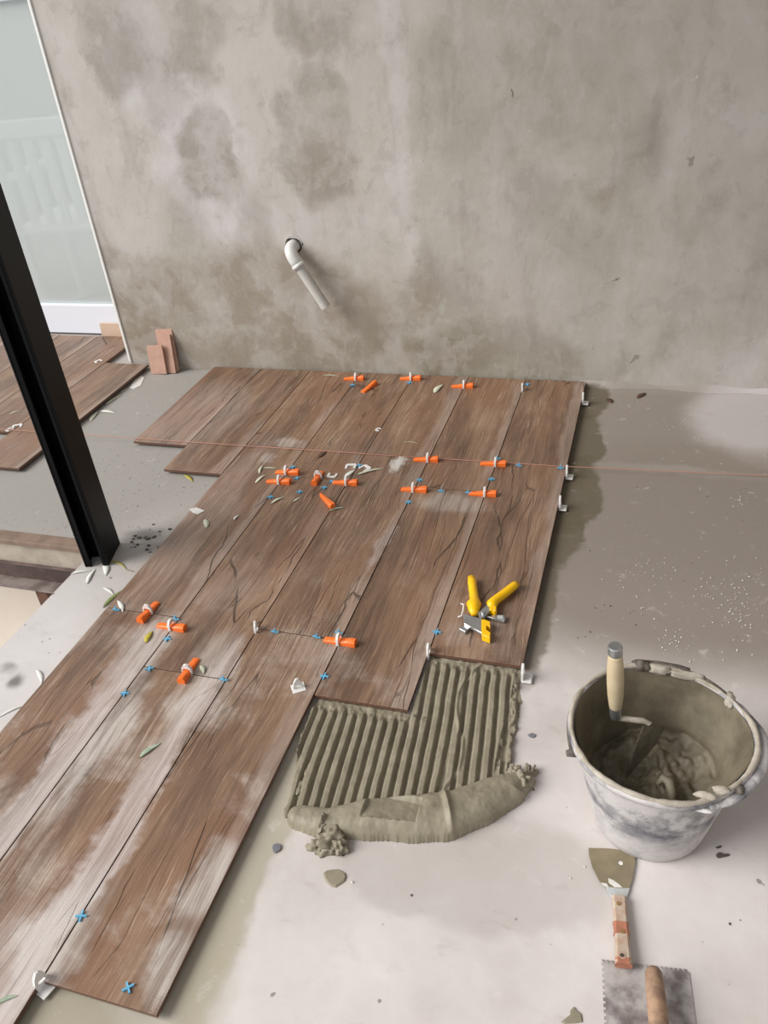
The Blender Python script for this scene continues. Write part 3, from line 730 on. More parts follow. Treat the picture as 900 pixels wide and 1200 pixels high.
for u, v, ang, sx, sy, wds in SETS:
    q = G(u, v, TOP + 0.006)
    if sx is not None: q.x = sx
    if sy is not None: q.y = sy
    d = RND.uniform(-0.006, 0.006)
    ca_ = math.radians(ang); flip = 180 if 80 < ang < 100 else 0
    put(ME_CLIP, 'levelling_clip', (q.x, q.y, TOP), R3(0, 0, ang), 'white clip around the wedge ' + wds, 'clip', 'clips holding wedges')
    put(ME_WEDGE, 'levelling_wedge', (q.x + d * math.cos(ca_), q.y + d * math.sin(ca_), TOP + 0.0002), R3(0, 0, ang + flip), 'orange wedge ' + wds, 'wedge', 'orange wedges in their clips')
q = G(433, 455, TOP); put(ME_WEDGE, 'levelling_wedge', (q.x, q.y, TOP), R3(0, 0, 70), 'loose orange wedge without a clip near the wall foot', 'wedge', 'loose orange wedges')
q = G(385, 588, TOP + .004); put(ME_WEDGE, 'levelling_wedge', (q.x, q.y, TOP + 0.0078), R3(90, 0, -38), 'loose orange wedge lying on its side below the wedge cluster', 'wedge', 'loose orange wedges')
# bare clips
def bare(u, v, ang, snapx, label, plate=None, tilt=0):
    q = G(u, v, TOP + 0.008)
    if snapx is not None: q.x = snapx
    e = empty('levelling_clip', (q.x, q.y, TOP)); e.rotation_euler = R3(tilt, 0, ang); tag(e, label, 'clip', 'bare levelling clips')
    f = bpy.data.objects.new('fin', ME_FIN); COL.objects.link(f); f.parent = e
    if plate:
        b = bmesh.new(); box(b, plate[0], plate[1], -0.014, 0.014, plate[2], plate[2] + 0.0016, 0.0004); obj('base_plate', b, 'clip', e)
    return e
bare(613, 455, 4, -0.2, 'bare white clip in the joint near the wall, beside a blue spacer')
bare(687, 466, 0, 0.003, 'white clip on the outer plank edge, close to the wall corner', (-0.001, 0.018, -0.0120))
bare(667, 552, 0, 0.003, 'white clip on the outer plank edge, where the string crosses', (-0.001, 0.018, -0.0120))
bare(658, 588, 0, 0.003, 'white clip on the outer plank edge, just below the string', (-0.001, 0.018, -0.0120))
bare(613, 786, 0, 0.003, 'white clip at the near corner of the outer plank by the combed adhesive', (-0.001, 0.019, -0.0120))
bare(504, 762, 0, -0.2, 'white clip in the joint where the stepped plank ends meet the adhesive')
bare(303, 736, 10, -0.6, 'bare white clip standing in a joint beside two blue spacers')
bare(45, 1147, -15, -0.598, 'white clip at the near end of the longest laid board', (0.0, 0.018, -0.0120))
q = G(349, 806, TOP)
e = bare(349, 803, -55, None, 'loose white clip standing on its own base plate on a board', (-0.013, 0.013, 0.0)); e.location.z = TOP
# broken clip pieces
def arch(u, v, ang, s, label, z=None, mt='clip', ry=0):
    z = TOP if z is None else z; q = G(u, v, z + 0.002); b = bmesh.new(); w_, t_ = 0.013 * s, 0.0058 * s
    prism(b, [(-w_, -w_ * .8), (-w_ + t_, -w_ * .8), (-w_ + t_, w_ * .2), (w_ - t_, w_ * .2), (w_ - t_, -w_ * .8), (w_, -w_ * .8), (w_, w_ * .5), (w_ * .7, w_ * .8), (-w_ * .7, w_ * .8), (-w_, w_ * .5)], 0, 0.0022)
    o = obj('clip_fragment', b, mt); o.location = (q.x, q.y, z + 0.0002); o.rotation_euler = R3(0, ry, ang); return tag(o, label, 'clip fragment', 'broken clip pieces')
arch(411, 546, 10, 1.25, 'broken white clip arch lying left of a blue spacer'); arch(428, 548, -35, 1.25, 'broken white clip arch lying right of a blue spacer')
arch(389, 557, 180, 1.1, 'broken translucent clip piece opening away from the wedge cluster'); arch(443, 503, 80, 0.7, 'tiny broken clip piece in a joint between wall and string')
arch(115, 423, 60, 1.1, 'broken white clip lying on planks near the door'); arch(20, 499, 30, 1.3, 'broken white clip on the plank end beyond the black column')
arch(11, 503, 75, 1.0, 'second broken clip bit beside the one beyond the black column')
# spacers: flat crosses and ones pushed upright into a joint
FL = [(413, 451, 8, 'by the wall foot under the first clip'), (480, 448, 0, 'by the wall foot under the second clip'), (618, 450, 20, 'beside the bare clip near the wall'),
 (576, 561, 3, 'in the joint just below the string wedges'), (492, 562, 2, 'in the joint between two wedges near the white splash'), (479, 588, 5, 'in the joint below the dusty patch wedge'),
 (343, 547, 20, 'above the pair of wedges'), (348, 560, 35, 'right beside the pair of wedges'), (317, 582, 10, 'in the joint below the pair of wedges'), (351, 576, 20, 'lying on the board below the pair of wedges'),
 (380, 571, 15, 'below the wedge that lies along the grain'), (389, 564, 40, 'by the translucent clip piece'), (421, 545, 25, 'between the two broken clip arches'),
 (196, 748, 5, 'in the joint near the yellow-green leaf'), (175, 783, 30, 'on the end joint left of the lower wedge'), (146, 812, 15, 'in the joint nearest the opening'),
 (380, 792, 2, 'in the joint above the adhesive'), (512, 740, 0, 'in the joint beside the pliers'), (95, 1073, 15, 'in the joint of the nearest boards'), (150, 1157, 45, 'lying loose on the end of the nearest board')]
for u, v, a, t in FL:
    q = G(u, v, TOP + 0.003); put(ME_CROSS, 'tile_spacer', (q.x, q.y, TOP + 0.0002), R3(0, 0, a), 'small blue cross spacer ' + t, 'spacer', 'blue tile spacers')
UP = [(608, 545, 'in the cross joint under the string'), (657, 548, 'in the cross joint close to the outer clip'), (517, 575, 'in the cross joint, in the dusty patch'), (549, 577, 'in the cross joint, touching a wedge'),
 (583, 537, 'just above the string wedge'), (136, 714, 'at the outer board edge beside a bleached leaf'), (206, 725, 'behind the wedge beside the yellow-green leaf'), (262, 796, 'at the end joint right of the lower wedge'),
 (322, 740, 'right of the bare clip standing mid-floor'), (371, 746, 'left of the wedge above the adhesive'), (397, 741, 'directly behind the wedge above the adhesive')]
for u, v, t in UP:
    q = G(u, v, TOP + 0.004); put(ME_CROSS, 'tile_spacer', (q.x, q.y + 0.0017, TOP + 0.0035), R3(90, RND.uniform(-12, 12), RND.uniform(-6, 6)), 'blue cross spacer standing upright ' + t, 'spacer', 'upright blue tile spacers')

# ------------------------------------------------------------------ string line
bm = bmesh.new()
tube(bm, [(-2.6, -0.600, 0.024), (-1.2, -0.592, 0.022), (-0.4, -0.583, 0.020), (0.003, -0.573, 0.0175), (0.55, -0.527, 0.006), (1.6, -0.44, 0.003)], 0.0011, 6)
tag(obj('string_line', bm, 'string'), "taut reddish mason's string stretched across planks and floor", 'string')

# ------------------------------------------------------------------ pliers
PZ = TOP
def pxpoly(pts, z0, z1, bev=0.0, zr=None):
    b = bmesh.new(); zr = z1 if zr is None else zr
    return prism(b, [G(u, v, zr).xy for u, v in pts], z0, z1, bev)
def zz(x, y): return (520 + x / 9, 660 + y / 9)      # detail view to picture
pl = empty('tile_levelling_pliers', (*G(568, 728, PZ).xy, PZ)); tag(pl, 'yellow-handled levelling pliers lying on the outer plank', 'pliers')
def plp(nm, b, mt, sm=False, parent=None):
    o = obj(nm, b, mt, smooth=sm); o.parent = parent or pl; o.matrix_parent_inverse = Matrix.Translation(-pl.location) if not parent else Matrix(); return o
def grip(pts, rs):
    b = bmesh.new(); P = []
    for (x, y), r in zip(pts, rs): u, v = zz(x, y); q = G(u, v, PZ + 0.013); P.append((q.x, q.y, PZ + 0.013))
    tube(b, P, [r * 1.15 for r in rs], 12, flat=0.85); return b
plp('handle', grip([(292, 150), (300, 200), (315, 320), (325, 390), (318, 430), (320, 500), (322, 545)], [.0078, .0090, .0088, .0095, .0150, .0105, .0060]), 'yellow', True)
plp('handle', grip([(765, 215), (740, 240), (640, 320), (540, 395), (510, 430), (505, 470)], [.0078, .0090, .0095, .0100, .0115, .0080]), 'yellow', True)
plp('guard', pxpoly([zz(*q) for q in ((500, 420), (560, 455), (555, 495), (535, 500), (515, 490), (480, 480))], PZ + .004, PZ + .020, .002), 'yellow')
plp('lever', pxpoly([zz(*q) for q in ((360, 520), (460, 430), (500, 490), (430, 560), (390, 590))], PZ + .006, PZ + .016, .001), 'steel')
plp('jaw_plate', pxpoly([zz(*q) for q in ((205, 530), (300, 560), (390, 580), (400, 590), (400, 735), (300, 680), (215, 635))], PZ + .010, PZ + .016, .001), 'steel')
plp('yoke', pxpoly([zz(*q) for q in ((210, 650), (290, 670), (225, 720), (165, 690))], PZ + .002, PZ + .010, .0008), 'steel')
plp('arm', pxpoly([zz(*q) for q in ((450, 560), (560, 540), (640, 545), (655, 575), (640, 608), (560, 590))], PZ + .002, PZ + .009, .001), 'steel')
plp('arm_tip', pxpoly([zz(*q) for q in ((565, 550), (625, 550), (630, 580), (570, 575))], PZ + .009, PZ + .0115, .0005), 'blade_pale')
plp('jaw_tip', pxpoly([zz(*q) for q in ((400, 590), (430, 590), (490, 615), (490, 665), (445, 650), (440, 700), (495, 730), (485, 782), (400, 752))], PZ + .002, PZ + .019, .001), 'yellow')
bm = bmesh.new(); q = G(*zz(415, 512), PZ + .02); tube(bm, [(q.x, q.y, PZ + .012), (q.x, q.y, PZ + .021)], .0042, 10); plp('rivet', bm, 'steel')
bm = bmesh.new(); tube(bm, [(*G(*zz(x, y), PZ + .012).xy, PZ + z) for x, y, z in ((180, 420, .010), (210, 450, .016), (205, 500, .014), (185, 545, .009), (150, 550, .007))], .0017, 8); plp('spring_wire', bm, 'clip', True)

# ------------------------------------------------------------------ bucket
BC = Vector((0.257, -1.672)); BH = 0.215
def brim(a, r, z):
    k = z / BH
    ang = lambda c, w_: math.exp(-((((a - c + math.pi) % (2 * math.pi)) - math.pi) / w_) ** 2)
    wob = 1 + k * (0.010 * math.sin(2 * a + 0.5) + 0.006 * math.sin(5 * a)) + k ** 4 * (0.045 * ang(0.0, 0.42) - 0.055 * ang(-0.85, 0.32))
    dz = k ** 4 * (0.003 * math.sin(3 * a + 1) + 0.006 * math.sin(a - 0.8) - 0.004 * ang(-0.8, 0.35))
    return r * wob, z + dz
bk = empty('mortar_bucket', (BC.x, BC.y, 0)); tag(bk, 'round rubber bucket crusted with dried cement, half full of adhesive', 'bucket')
bm = bmesh.new()
rings = lathe(bm, [(0.001, 0.003), (0.080, 0.003), (0.086, 0.0), (0.090, 0.004), (0.094, 0.02), (0.104, 0.07), (0.116, 0.13), (0.127, 0.185), (0.131, 0.198), (0.138, 0.200), (0.1395, 0.208), (0.137, 0.2145), (0.132, 0.215), (0.128, 0.205), (0.118, 0.15), (0.104, 0.08), (0.096, 0.03), (0.09, 0.012), (0.001, 0.012)], 64, brim)
obj('body', bm, 'bucket', bk, True)
# crusted rim
bm = bmesh.new(); pts = []; rr = []
for i in range(97):
    a = 2 * math.pi * i / 96; r, z = brim(a % (2 * math.pi), 0.1345, 0.2135); pts.append((r * math.cos(a), r * math.sin(a), z)); rr.append(0.0042 + 0.0022 * fbm(math.cos(a), math.sin(a), 5, 1.0))
tube(bm, pts, rr, 8, cap=False); obj('rim_crust', bm, 'crust', bk, True)
bm = bmesh.new(); pts = []; rr = []
for i in range(41):
    t = i / 40; a = math.radians(-58 + 112 * t); k_ = math.sin(math.pi * t) ** 0.7; r, z = brim(a % (2 * math.pi), 0.136 + 0.008 * k_ + 0.006 * math.exp(-((a + 0.85) / 0.3) ** 2), 0.205); pts.append((r * math.cos(a), r * math.sin(a), z - 0.002)); rr.append(0.004 + 0.005 * k_ + 0.002 * fbm(t, 0, 9, 4.0))
tube(bm, pts, rr, 10, flat=0.6); obj('spout_lip', bm, 'bucket', bk, True)
# bail lying back along the rim
bm = bmesh.new(); pts = []
for i in range(33):
    t = i / 32; a = math.radians(200) - t * math.radians(215); lift = math.sin(math.pi * t)
    rb = 0.1365 + 0.007 * lift; pts.append((rb * math.cos(a), rb * math.sin(a), 0.180 + 0.033 * lift ** 0.6))
tube(bm, pts, 0.0032, 8); bail = obj('bail', bm, 'dark_crust', bk, True)
bm = bmesh.new(); seg = [p for p in pts if -0.045 < p[0] < 0.055 and p[1] > 0]
tube(bm, seg, [0.006 + 0.002 * fbm(i, 0, 1.3, 2) for i in range(len(seg))], 10); obj('grip', bm, 'dark_crust', bail, True)
for a in (math.radians(200), math.radians(-15)):
    bm = bmesh.new(); tube(bm, [(0.124 * math.cos(a), 0.124 * math.sin(a), 0.180), (0.145 * math.cos(a), 0.145 * math.sin(a), 0.180)], [0.009, 0.005], 10); obj('ear', bm, 'dark_crust', bk, True)
# crust lumps on rim
def rimlump(a, dr, z, r, sd, mt='crust'):
    b = bmesh.new(); a = math.radians(a); blobbed(b, ((0.134 + dr) * math.cos(a), (0.134 + dr) * math.sin(a), z), r, sd, 0.28, 3); obj('crust_lump', b, mt, bk, True)
rimlump(105, 0.0, 0.218, (0.016, 0.010, 0.010), 1.0, 'dark_crust'); rimlump(92, -0.004, 0.214, (0.02, 0.008, 0.010), 2.0); rimlump(72, -0.003, 0.214, (0.03, 0.006, 0.008), 3.0)
rimlump(40, 0.003, 0.209, (0.008, 0.018, 0.006), 4.0); rimlump(-58, -0.010, 0.207, (0.016, 0.006, 0.005), 5.0); rimlump(-46, -0.009, 0.206, (0.012, 0.007, 0.005), 8.0); rimlump(-34, 0.001, 0.194, (0.010, 0.012, 0.010), 6.0, 'dark_crust'); rimlump(-62, 0.0, 0.19, (0.012, 0.004, 0.003), 7.0, 'clip')
# adhesive inside
bm = bmesh.new(); NR, NA = 46, 96; grid = []
for i in range(NR + 1):
    t = i / NR; row = []
    for j in range(NA):
        a = 2 * math.pi * j / NA; ca_, sa_ = math.cos(a), math.sin(a)
        right = 0.5 + 0.5 * math.cos(a - 0.35)
        if t < 0.62:
            r = 0.098 * t / 0.62; x, y = r * ca_, r * sa_
            z = 0.092 + 0.016 * fbm(x, y, 24, 3.0) + 0.006 * fbm(x, y, 90, 1.0) + 0.020 * right * (t / 0.62) ** 2 + 0.012 * math.exp(-((x - 0.0) ** 2 + (y + 0.04) ** 2) / 0.0008)
        else:
            s = (t - 0.62) / 0.38; z = (0.092 + 0.016 * fbm(0.098 * ca_, 0.098 * sa_, 24, 3.0) + 0.020 * right) * (1 - s) + 0.212 * s
            wallr = 0.0868 + 0.2 * z; th = (0.004 + 0.020 * right * (1 - s) ** 0.7) * (1 - s * 0.9)
            r = 0.098 * (1 - sstep(0, 0.25, s)) + (wallr - th) * sstep(0, 0.25, s); r += 0.003 * fbm(ca_ * 0.1, sa_ * 0.1 + z, 30, 7.0) * (1 - s)
        r, z = brim(a, max(r, 0.0), z) if t > 0.62 else (r, z)
        row.append(bm.verts.new((r * ca_, r * sa_, z)))
    grid.append(row)
for i in range(NR):
    for j in range(NA):
        k = (j + 1) % NA
        try: bm.faces.new((grid[i][j], grid[i][k], grid[i + 1][k], grid[i + 1][j]))
        except ValueError: pass
bmesh.ops.remove_doubles(bm, verts=bm.verts[:], dist=1e-6)
mo = obj('bucket_mortar', bm, 'mortar_dk', smooth=True); mo.location = (BC.x, BC.y, 0)
tag(mo, 'olive-brown wet adhesive smeared up the inside of the bucket', 'mortar')
# curl of adhesive on top
bm = bmesh.new(); P = [(0.262, -1.700, 0.118), (0.270, -1.694, 0.126), (0.279, -1.701, 0.127), (0.284, -1.714, 0.120), (0.286, -1.724, 0.112)]
tube(bm, P, [0.004, 0.007, 0.008, 0.007, 0.004], 10); o = obj('curl', bm, 'mortar', smooth=True); o.parent = mo; o.matrix_parent_inverse = Matrix.Translation(-mo.location)

# ------------------------------------------------------------------ gauging trowel in the bucket
tb = Vector((0.1895, -1.630, 0.184)); tt = Vector((0.1795, -1.630, 0.336)); ax_ = (tt - tb)
tr = empty('gauging_trowel', tb); tag(tr, 'small trowel with pale wooden handle stuck in the bucket of adhesive', 'trowel')
def trp(nm, b, mt, sm=True):
    o = obj(nm, b, mt, tr, sm); return o
L = lambda t: ax_ * t
bm = bmesh.new(); tube(bm, [L(.10), L(.15), L(.3), L(.5), L(.7), L(.85), L(.90)], [.0090, .0106, .0126, .0136, .0130, .0114, .0104], 20); trp('handle', bm, 'wood')
bm = bmesh.new(); tube(bm, [L(.89), L(.90), L(.985), L(1.0)], [.0112, .0114, .0112, .0100], 20); trp('end_cap', bm, 'steel', False)
bm = bmesh.new(); tube(bm, [L(-.03), L(0), L(.13)], [.0082, .0092, .0102], 20); trp('ferrule', bm, 'steel', False)
heel = Vector((0.238, -1.628, 0.178)) - tb
bm = bmesh.new(); tube(bm, [L(.03), L(-.04), heel * 0.25 + Vector((0, 0, -.004)), heel * 0.9, heel + Vector((.004, .002, -.004)), heel + Vector((0.0, -.004, -.02))], [.005, .0048, .0050, .0052, .0052, .004], 10); trp('tang', bm, 'crust')
h1 = heel + Vector((-.004, -.006, -.004)); h2 = heel + Vector((.030, .012, -.020)); tip = Vector((0.214, -1.684, 0.098)) - tb
bm = bmesh.new(); nrm = (h2 - h1).cross(tip - h1).normalized() * 0.0011
pts = [h1, h1.lerp(h2, .5) + Vector((0, 0, .004)), h2, h2.lerp(tip, .35) + Vector((.006, .004, -.004)), h2.lerp(tip, .75) + Vector((.002, .002, -.002)), tip, h1.lerp(tip, .6) + Vector((-.002, -.002, 0)), h1.lerp(tip, .3) + Vector((-.002, -.003, 0))]
A = [bm.verts.new(p - nrm) for p in pts]; B_ = [bm.verts.new(p + nrm) for p in pts]
bm.faces.new(A); bm.faces.new(B_[::-1])
for i in range(len(pts)): j = (i + 1) % len(pts); bm.faces.new((A[i], A[j], B_[j], B_[i]))
trp('blade', bm, 'dark_steel', False)

# ------------------------------------------------------------------ putty knife
def kz(x, y): return (640 + x * 220 / 900, 980 + y * 220 / 900)
pk = empty('putty_knife', (*G(722, 1050).xy, 0)); tag(pk, 'putty knife with cement-filmed blade and worn orange wooden handle', 'putty knife')
def pkp(nm, b, mt, sm=False, parent=None):
    o = obj(nm, b, mt, smooth=sm); o.parent = parent or pk
    o.matrix_parent_inverse = Matrix.Translation(-pk.location) if not parent else Matrix(); return o
pkp('blade', pxpoly([kz(*q) for q in ((203, 55), (300, 58), (424, 72), (428, 130), (415, 200), (400, 250), (300, 262), (255, 215), (222, 150), (206, 90))], .0035, .0048, .0003), 'blade_dirty')
pkp('cement_smear', pxpoly([kz(*q) for q in ((298, 200), (325, 212), (352, 232), (366, 246), (330, 244), (300, 222))], .0048, .0054, 0), 'flake'); pkp('cement_smear', pxpoly([kz(*q) for q in ((352, 118), (366, 122), (368, 136), (356, 138), (346, 128))], .0048, .0053, 0), 'flake'); pkp('cement_smear', pxpoly([kz(*q) for q in ((262, 222), (290, 226), (300, 242), (280, 240))], .0048, .0053, 0), 'flake')
pkp('blade_heel', pxpoly([kz(*q) for q in ((285, 240), (350, 250), (402, 248), (385, 298), (318, 296), (300, 270))], .0034, .0054, .0003), 'blade_pale')
def slab_between(p0, p1, w0, w1, z0, z1, t, nseg=8):
    a, b_ = G(*kz(*p0), z0), G(*kz(*p1), z1); d = (b_ - a); d.z = 0; d.normalize(); s = Vector((d.y, -d.x, 0)); bmx = bmesh.new(); rings = []
    for i in range(nseg + 1):
        q = i / nseg; p = a.lerp(b_, q); ww = w0 + (w1 - w0) * q; ww *= 1 - 0.10 * math.sin(math.pi * q); z = z0 + (z1 - z0) * q
        pr = [(-1, -.6), (-.7, -1), (.7, -1), (1, -.6), (1, .6), (.7, 1), (-.7, 1), (-1, .6)]
        rings.append([bmx.verts.new(Vector((p.x, p.y, z)) + s * (ww * m) + Vector((0, 0, t * n))) for m, n in pr])
    for r1, r2 in zip(rings, rings[1:]):
        for q in range(8): bmx.faces.new((r1[q], r1[(q + 1) % 8], r2[(q + 1) % 8], r2[q]))
    bmx.faces.new(rings[0]); bmx.faces.new(rings[-1]); return bmx
pkp('handle', slab_between((350, 292), (372, 618), .0108, .0118, .0085, .014, .0062), 'wood_crust')
pkp('painted_band', slab_between((357, 418), (362, 476), .0116, .0118, .0108, .0116, .0066), 'wood_paint')
pkp('painted_end', slab_between((369, 590), (372, 622), .0116, .0122, .0136, .0141, .0066), 'wood_paint')
for x, y, z in ((347, 322, .0162), (368, 456, .0182)):
    b = bmesh.new(); q = G(*kz(x, y), z); tube(b, [(q.x, q.y, z - .002), (q.x, q.y, z + .0008)], .0032, 12); pkp('rivet', b, 'brass')
b = bmesh.new(); q = G(*kz(365, 572), .0195); ring_prism(b, [(.0050 * math.cos(a), .0050 * math.sin(a)) for a in [math.pi * k / 8 for k in range(16)]], [(.0034 * math.cos(a), .0034 * math.sin(a)) for a in [math.pi * k / 8 for k in range(16)]], .0016)
for v in b.verts: v.co = Vector((q.x + v.co.y, q.y + v.co.z, .0196 + v.co.x))
pkp('hole_ring', b, 'wood_crust')
b = bmesh.new(); tube(b, [(q.x, q.y, .0175), (q.x, q.y, .0198)], .0035, 14); pkp('hang_hole_shade', b, 'hole')  # dark disc paints the shade inside the hanging hole

# ------------------------------------------------------------------ notched trowel
c1, c2 = G(704.5, 1125), G(807, 1137); ux = (c2 - c1).normalized(); uy = Vector((ux.y, -ux.x, 0)); wd = (c2 - c1).length; ln = 0.28
nt = empty('notched_trowel', c1); nt.rotation_euler = (0, 0, math.atan2(ux.y, ux.x)); tag(nt, 'cement-streaked notched trowel with wooden grip, lying under the putty knife handle', 'trowel')
pts = []; n = 18; pt = wd / n
for i in range(n):
    x = i * pt; pts += [(x, 0), (x + pt * .5, 0), (x + pt * .5, -.0035), (x + pt, -.0035)]
pts += [(wd, -.004), (wd, -ln)]
m = 34; q_ = ln / m
pts2 = []
for i in range(m):
    y = -ln + i * q_; pts2 += [(0, y), (0, y + q_ * .5), (.003, y + q_ * .5), (.003, y + q_)]
b = bmesh.new(); prism(b, pts + pts2[:-1], .0006, .0020); obj('plate', b, 'trowel_plate', nt)
hx = wd * 0.56
b = bmesh.new(); tube(b, [(hx, -.022, .031), (hx, -.027, .032), (hx, -.05, .033), (hx, -.10, .034), (hx, -.145, .033), (hx, -.155, .031)], [.009, .0118, .0128, .0136, .0125, .010], 18); obj('grip', b, 'wood_dirty', nt, True)
b = bmesh.new(); tube(b, [(hx, -.16, .030), (hx, -.175, .026), (hx, -.178, .012), (hx, -.170, .003)], .005, 10); tube(b, [(hx, -.06, .020), (hx, -.06, .002)], .005, 10); tube(b, [(hx, -.060, .005), (hx, -.20, .005)], .006, 8, flat=0.6); obj('bracket', b, 'blade_dirty', nt, True)

# ------------------------------------------------------------------ tile offcuts
def offcut(name, u0, u1, v0, v1, ybase, lean, t, mt, label, top_dx=0.0):
    a, b_ = WP(u0, v1, ybase), WP(u1, v1, ybase); h = WP((u0 + u1) / 2, v0, ybase).z; wdt = b_.x - a.x
    bmx = bmesh.new(); box(bmx, 0, wdt, 0, t, 0, h, 0.0008)
    o = obj(name, bmx, mt); o.location = (a.x, ybase, 0.0005); o.rotation_euler = (-lean, top_dx, 0); return tag(o, label, 'tile offcut', 'tile offcuts')
offcut('tile_offcut', 190, 209, 390, 436, -0.040, 0.24, 0.009, 'clay', 'tallest pinkish tile offcut leaning on the wall by the door', -0.06)
offcut('tile_offcut', 193, 206, 396, 437, -0.052, 0.24, 0.009, 'clay', 'narrow pinkish tile offcut leaning between two others by the door', -0.06)
offcut('tile_offcut', 177, 195, 408, 437, -0.064, 0.20, 0.009, 'clay', 'shortest pinkish tile offcut leaning in front of the taller ones', -0.05)
offcut('tile_offcut', 120, 150, 380, 396, 0.272, 0.10, 0.009, 'tan', 'tan tile offcut propped against the foot of the glass door')

# ------------------------------------------------------------------ leaves and flakes
def leaf(u, v, du, dv, wpx, mt, label, z=None, stem=False, cat='leaf', group='fallen leaves', bend=0.12):
    z = TOP if z is None else z
    a, b_ = G(u - du, v - dv, z), G(u + du, v + dv, z); c = (a + b_) / 2; d = b_ - a; L_ = d.length; d.normalize(); s = Vector((-d.y, d.x, 0)); w_ = L_ * wpx * 0.72
    bmx = bmesh.new(); n = 9; rows = []
    for i in range(n + 1):
        t = i / n; ww = w_ * (math.sin(math.pi * min(1, t ** 0.85)) ** 0.8 if 0 < t < 1 else 0.03); p = a + d * (L_ * t) + s * (bend * L_ * math.sin(math.pi * t) * 0.5) - c
        lift = 0.0008 + 0.0012 * math.sin(math.pi * t) + 0.0005 * math.sin(5 * t + u)
        rows.append([bmx.verts.new((p + s * (ww * k)).to_tuple()[:2] + (lift + dz,)) for k, dz in ((-1, .0006), (0, 0), (1, .0008))] + [bmx.verts.new((p + s * (ww * k)).to_tuple()[:2] + (lift + dz - .0005,)) for k, dz in ((-1, .0006), (0, 0), (1, .0008))])
    for r1, r2 in zip(rows, rows[1:]):
        for k in (0, 1): bmx.faces.new((r1[k], r1[k + 1], r2[k + 1], r2[k])); bmx.faces.new((r1[k + 3], r2[k + 3], r2[k + 4], r1[k + 4]))
        bmx.faces.new((r1[0], r2[0], r2[3], r1[3])); bmx.faces.new((r1[2], r1[5], r2[5], r2[2]))
    zmin = min(v_.co.z for v_ in bmx.verts)
    for v_ in bmx.verts: v_.co.z -= zmin
    o = obj('fallen_leaf', bmx, mt, None, True); o.location = (c.x, c.y, z + 0.0003)
    if stem:
        bs = bmesh.new(); p = b_ - c; tube(bs, [p + Vector((0, 0, .002)), p + d * L_ * .3 + s * L_ * .03 + Vector((0, 0, .002))], .0009, 6); obj('stem', bs, 'stem', o)
    return tag(o, label, cat, group)
leaf(306, 551, 2, -5, .11, 'leaf_pale', 'short pale leaf standing apart at the outer side of the wedge pair'); leaf(316, 549, 8, 0, .09, 'leaf_pale', 'thin pale leaf pointing at the upper wedge of the pair'); leaf(305, 562, 6, -5, .13, 'leaf_pale', 'pale leaf with a tail, slanting beside the lower wedge of the pair')
leaf(325, 587, 8, -4, .13, 'leaf_pale', 'pale leaf beside the blue spacer below the wedge pair'); leaf(348, 586, 5, -3, .11, 'leaf_pale', 'faint pale leaf under the spacer that lies loose below the wedge pair')
leaf(395, 597, 9, -2, .14, 'leaf_green', 'grey-green leaf beside the sideways loose wedge'); leaf(434, 553, 16, -4, .09, 'leaf_pale', 'longest pale leaf, beside the broken clip arches'); leaf(410, 556, 6, -5, .2, 'leaf_white', 'short bleached leaf under the broken clip arches')
leaf(388, 441, 9, 1, .08, 'leaf_pale', 'thin pale leaf along the wall foot'); leaf(514, 456, 5, -5, .2, 'leaf_pale', 'grey leaf between the wall wedges'); leaf(481, 520, 9, 1, .04, 'leaf_pale', 'thread-thin dry leaf just above the string', bend=0.3)
leaf(241, 614, 1, 5, .25, 'leaf_pale', 'small pale leaf on the board by the bare floor'); leaf(277, 607, 3, -3, .18, 'leaf_white', 'tiny bleached leaf on the board right of a knot')
leaf(176, 880, 13, -9, .15, 'leaf_green', 'grey-green leaf alone on the nearest boards'); leaf(8, 1172, 13, -5, .14, 'leaf_green', 'grey-green leaf at the near end of the outer board')
leaf(175, 747, 4, -7, .24, 'leaf_yellow', 'yellow-green leaf on the board near the orange wedges'); leaf(237, 785, 2, 5, .25, 'leaf_pale', 'small pale leaf beside the lower wedge')
leaf(141, 711, 3, 7, .15, 'leaf_white', 'bleached leaf on the outer board edge beside a blue spacer')
# on the strip of floor
leaf(123, 667, 1, 8, .18, 'leaf_white', 'broad bleached leaf at the very foot of the black column', 0.0); leaf(136, 663, 12, 5, .05, 'leaf_yellow', 'curled yellow leaf with a brown stalk at the column foot', 0.0, stem=True, bend=0.25)
leaf(107, 676, 5, -9, .12, 'leaf_white', 'bleached leaf pointing at the column foot', 0.0); leaf(95, 671, 12, -2, .12, 'leaf_white', 'long bleached leaf on the corner of the floor opening', 0.0)
leaf(127, 693, 6, 4, .13, 'leaf_white', 'small bleached leaf above the olive leaf', 0.0); leaf(133, 702, 12, -11, .11, 'leaf_olive', 'long olive-green leaf beside the outer board', 0.0)
leaf(46, 793, 3, 8, .14, 'leaf_white', 'bleached leaf on the floor strip near the dark smudge', 0.0); leaf(16, 834, 19, -8, .06, 'leaf_white', 'long thin bleached leaf at the edge of the floor strip', 0.0, bend=0.2)
leaf(133, 469, 9, -6, .14, 'leaf_pale', 'yellowish leaf against the edge of the planks at the door', 0.0); leaf(126, 483, 9, 1, .2, 'leaf_white', 'broad bleached leaf on bare cement near the black column', 0.0); leaf(111, 488, 5, -6, .16, 'leaf_pale', 'pale leaf tucked along the plank edge beside the black column', 0.0); leaf(146, 458, 4, -2, .2, 'leaf_pale', 'tiny pale leaf between the paper scrap and the yellowish leaf', 0.0)
leaf(17, 484, 6, -2, .1, 'leaf_pale', 'thin pale leaf on planks beyond the black column'); leaf(221, 561, 5, 4, .14, 'leaf_yellow', 'green-yellow leaf on cement by the cut plank end', 0.0)
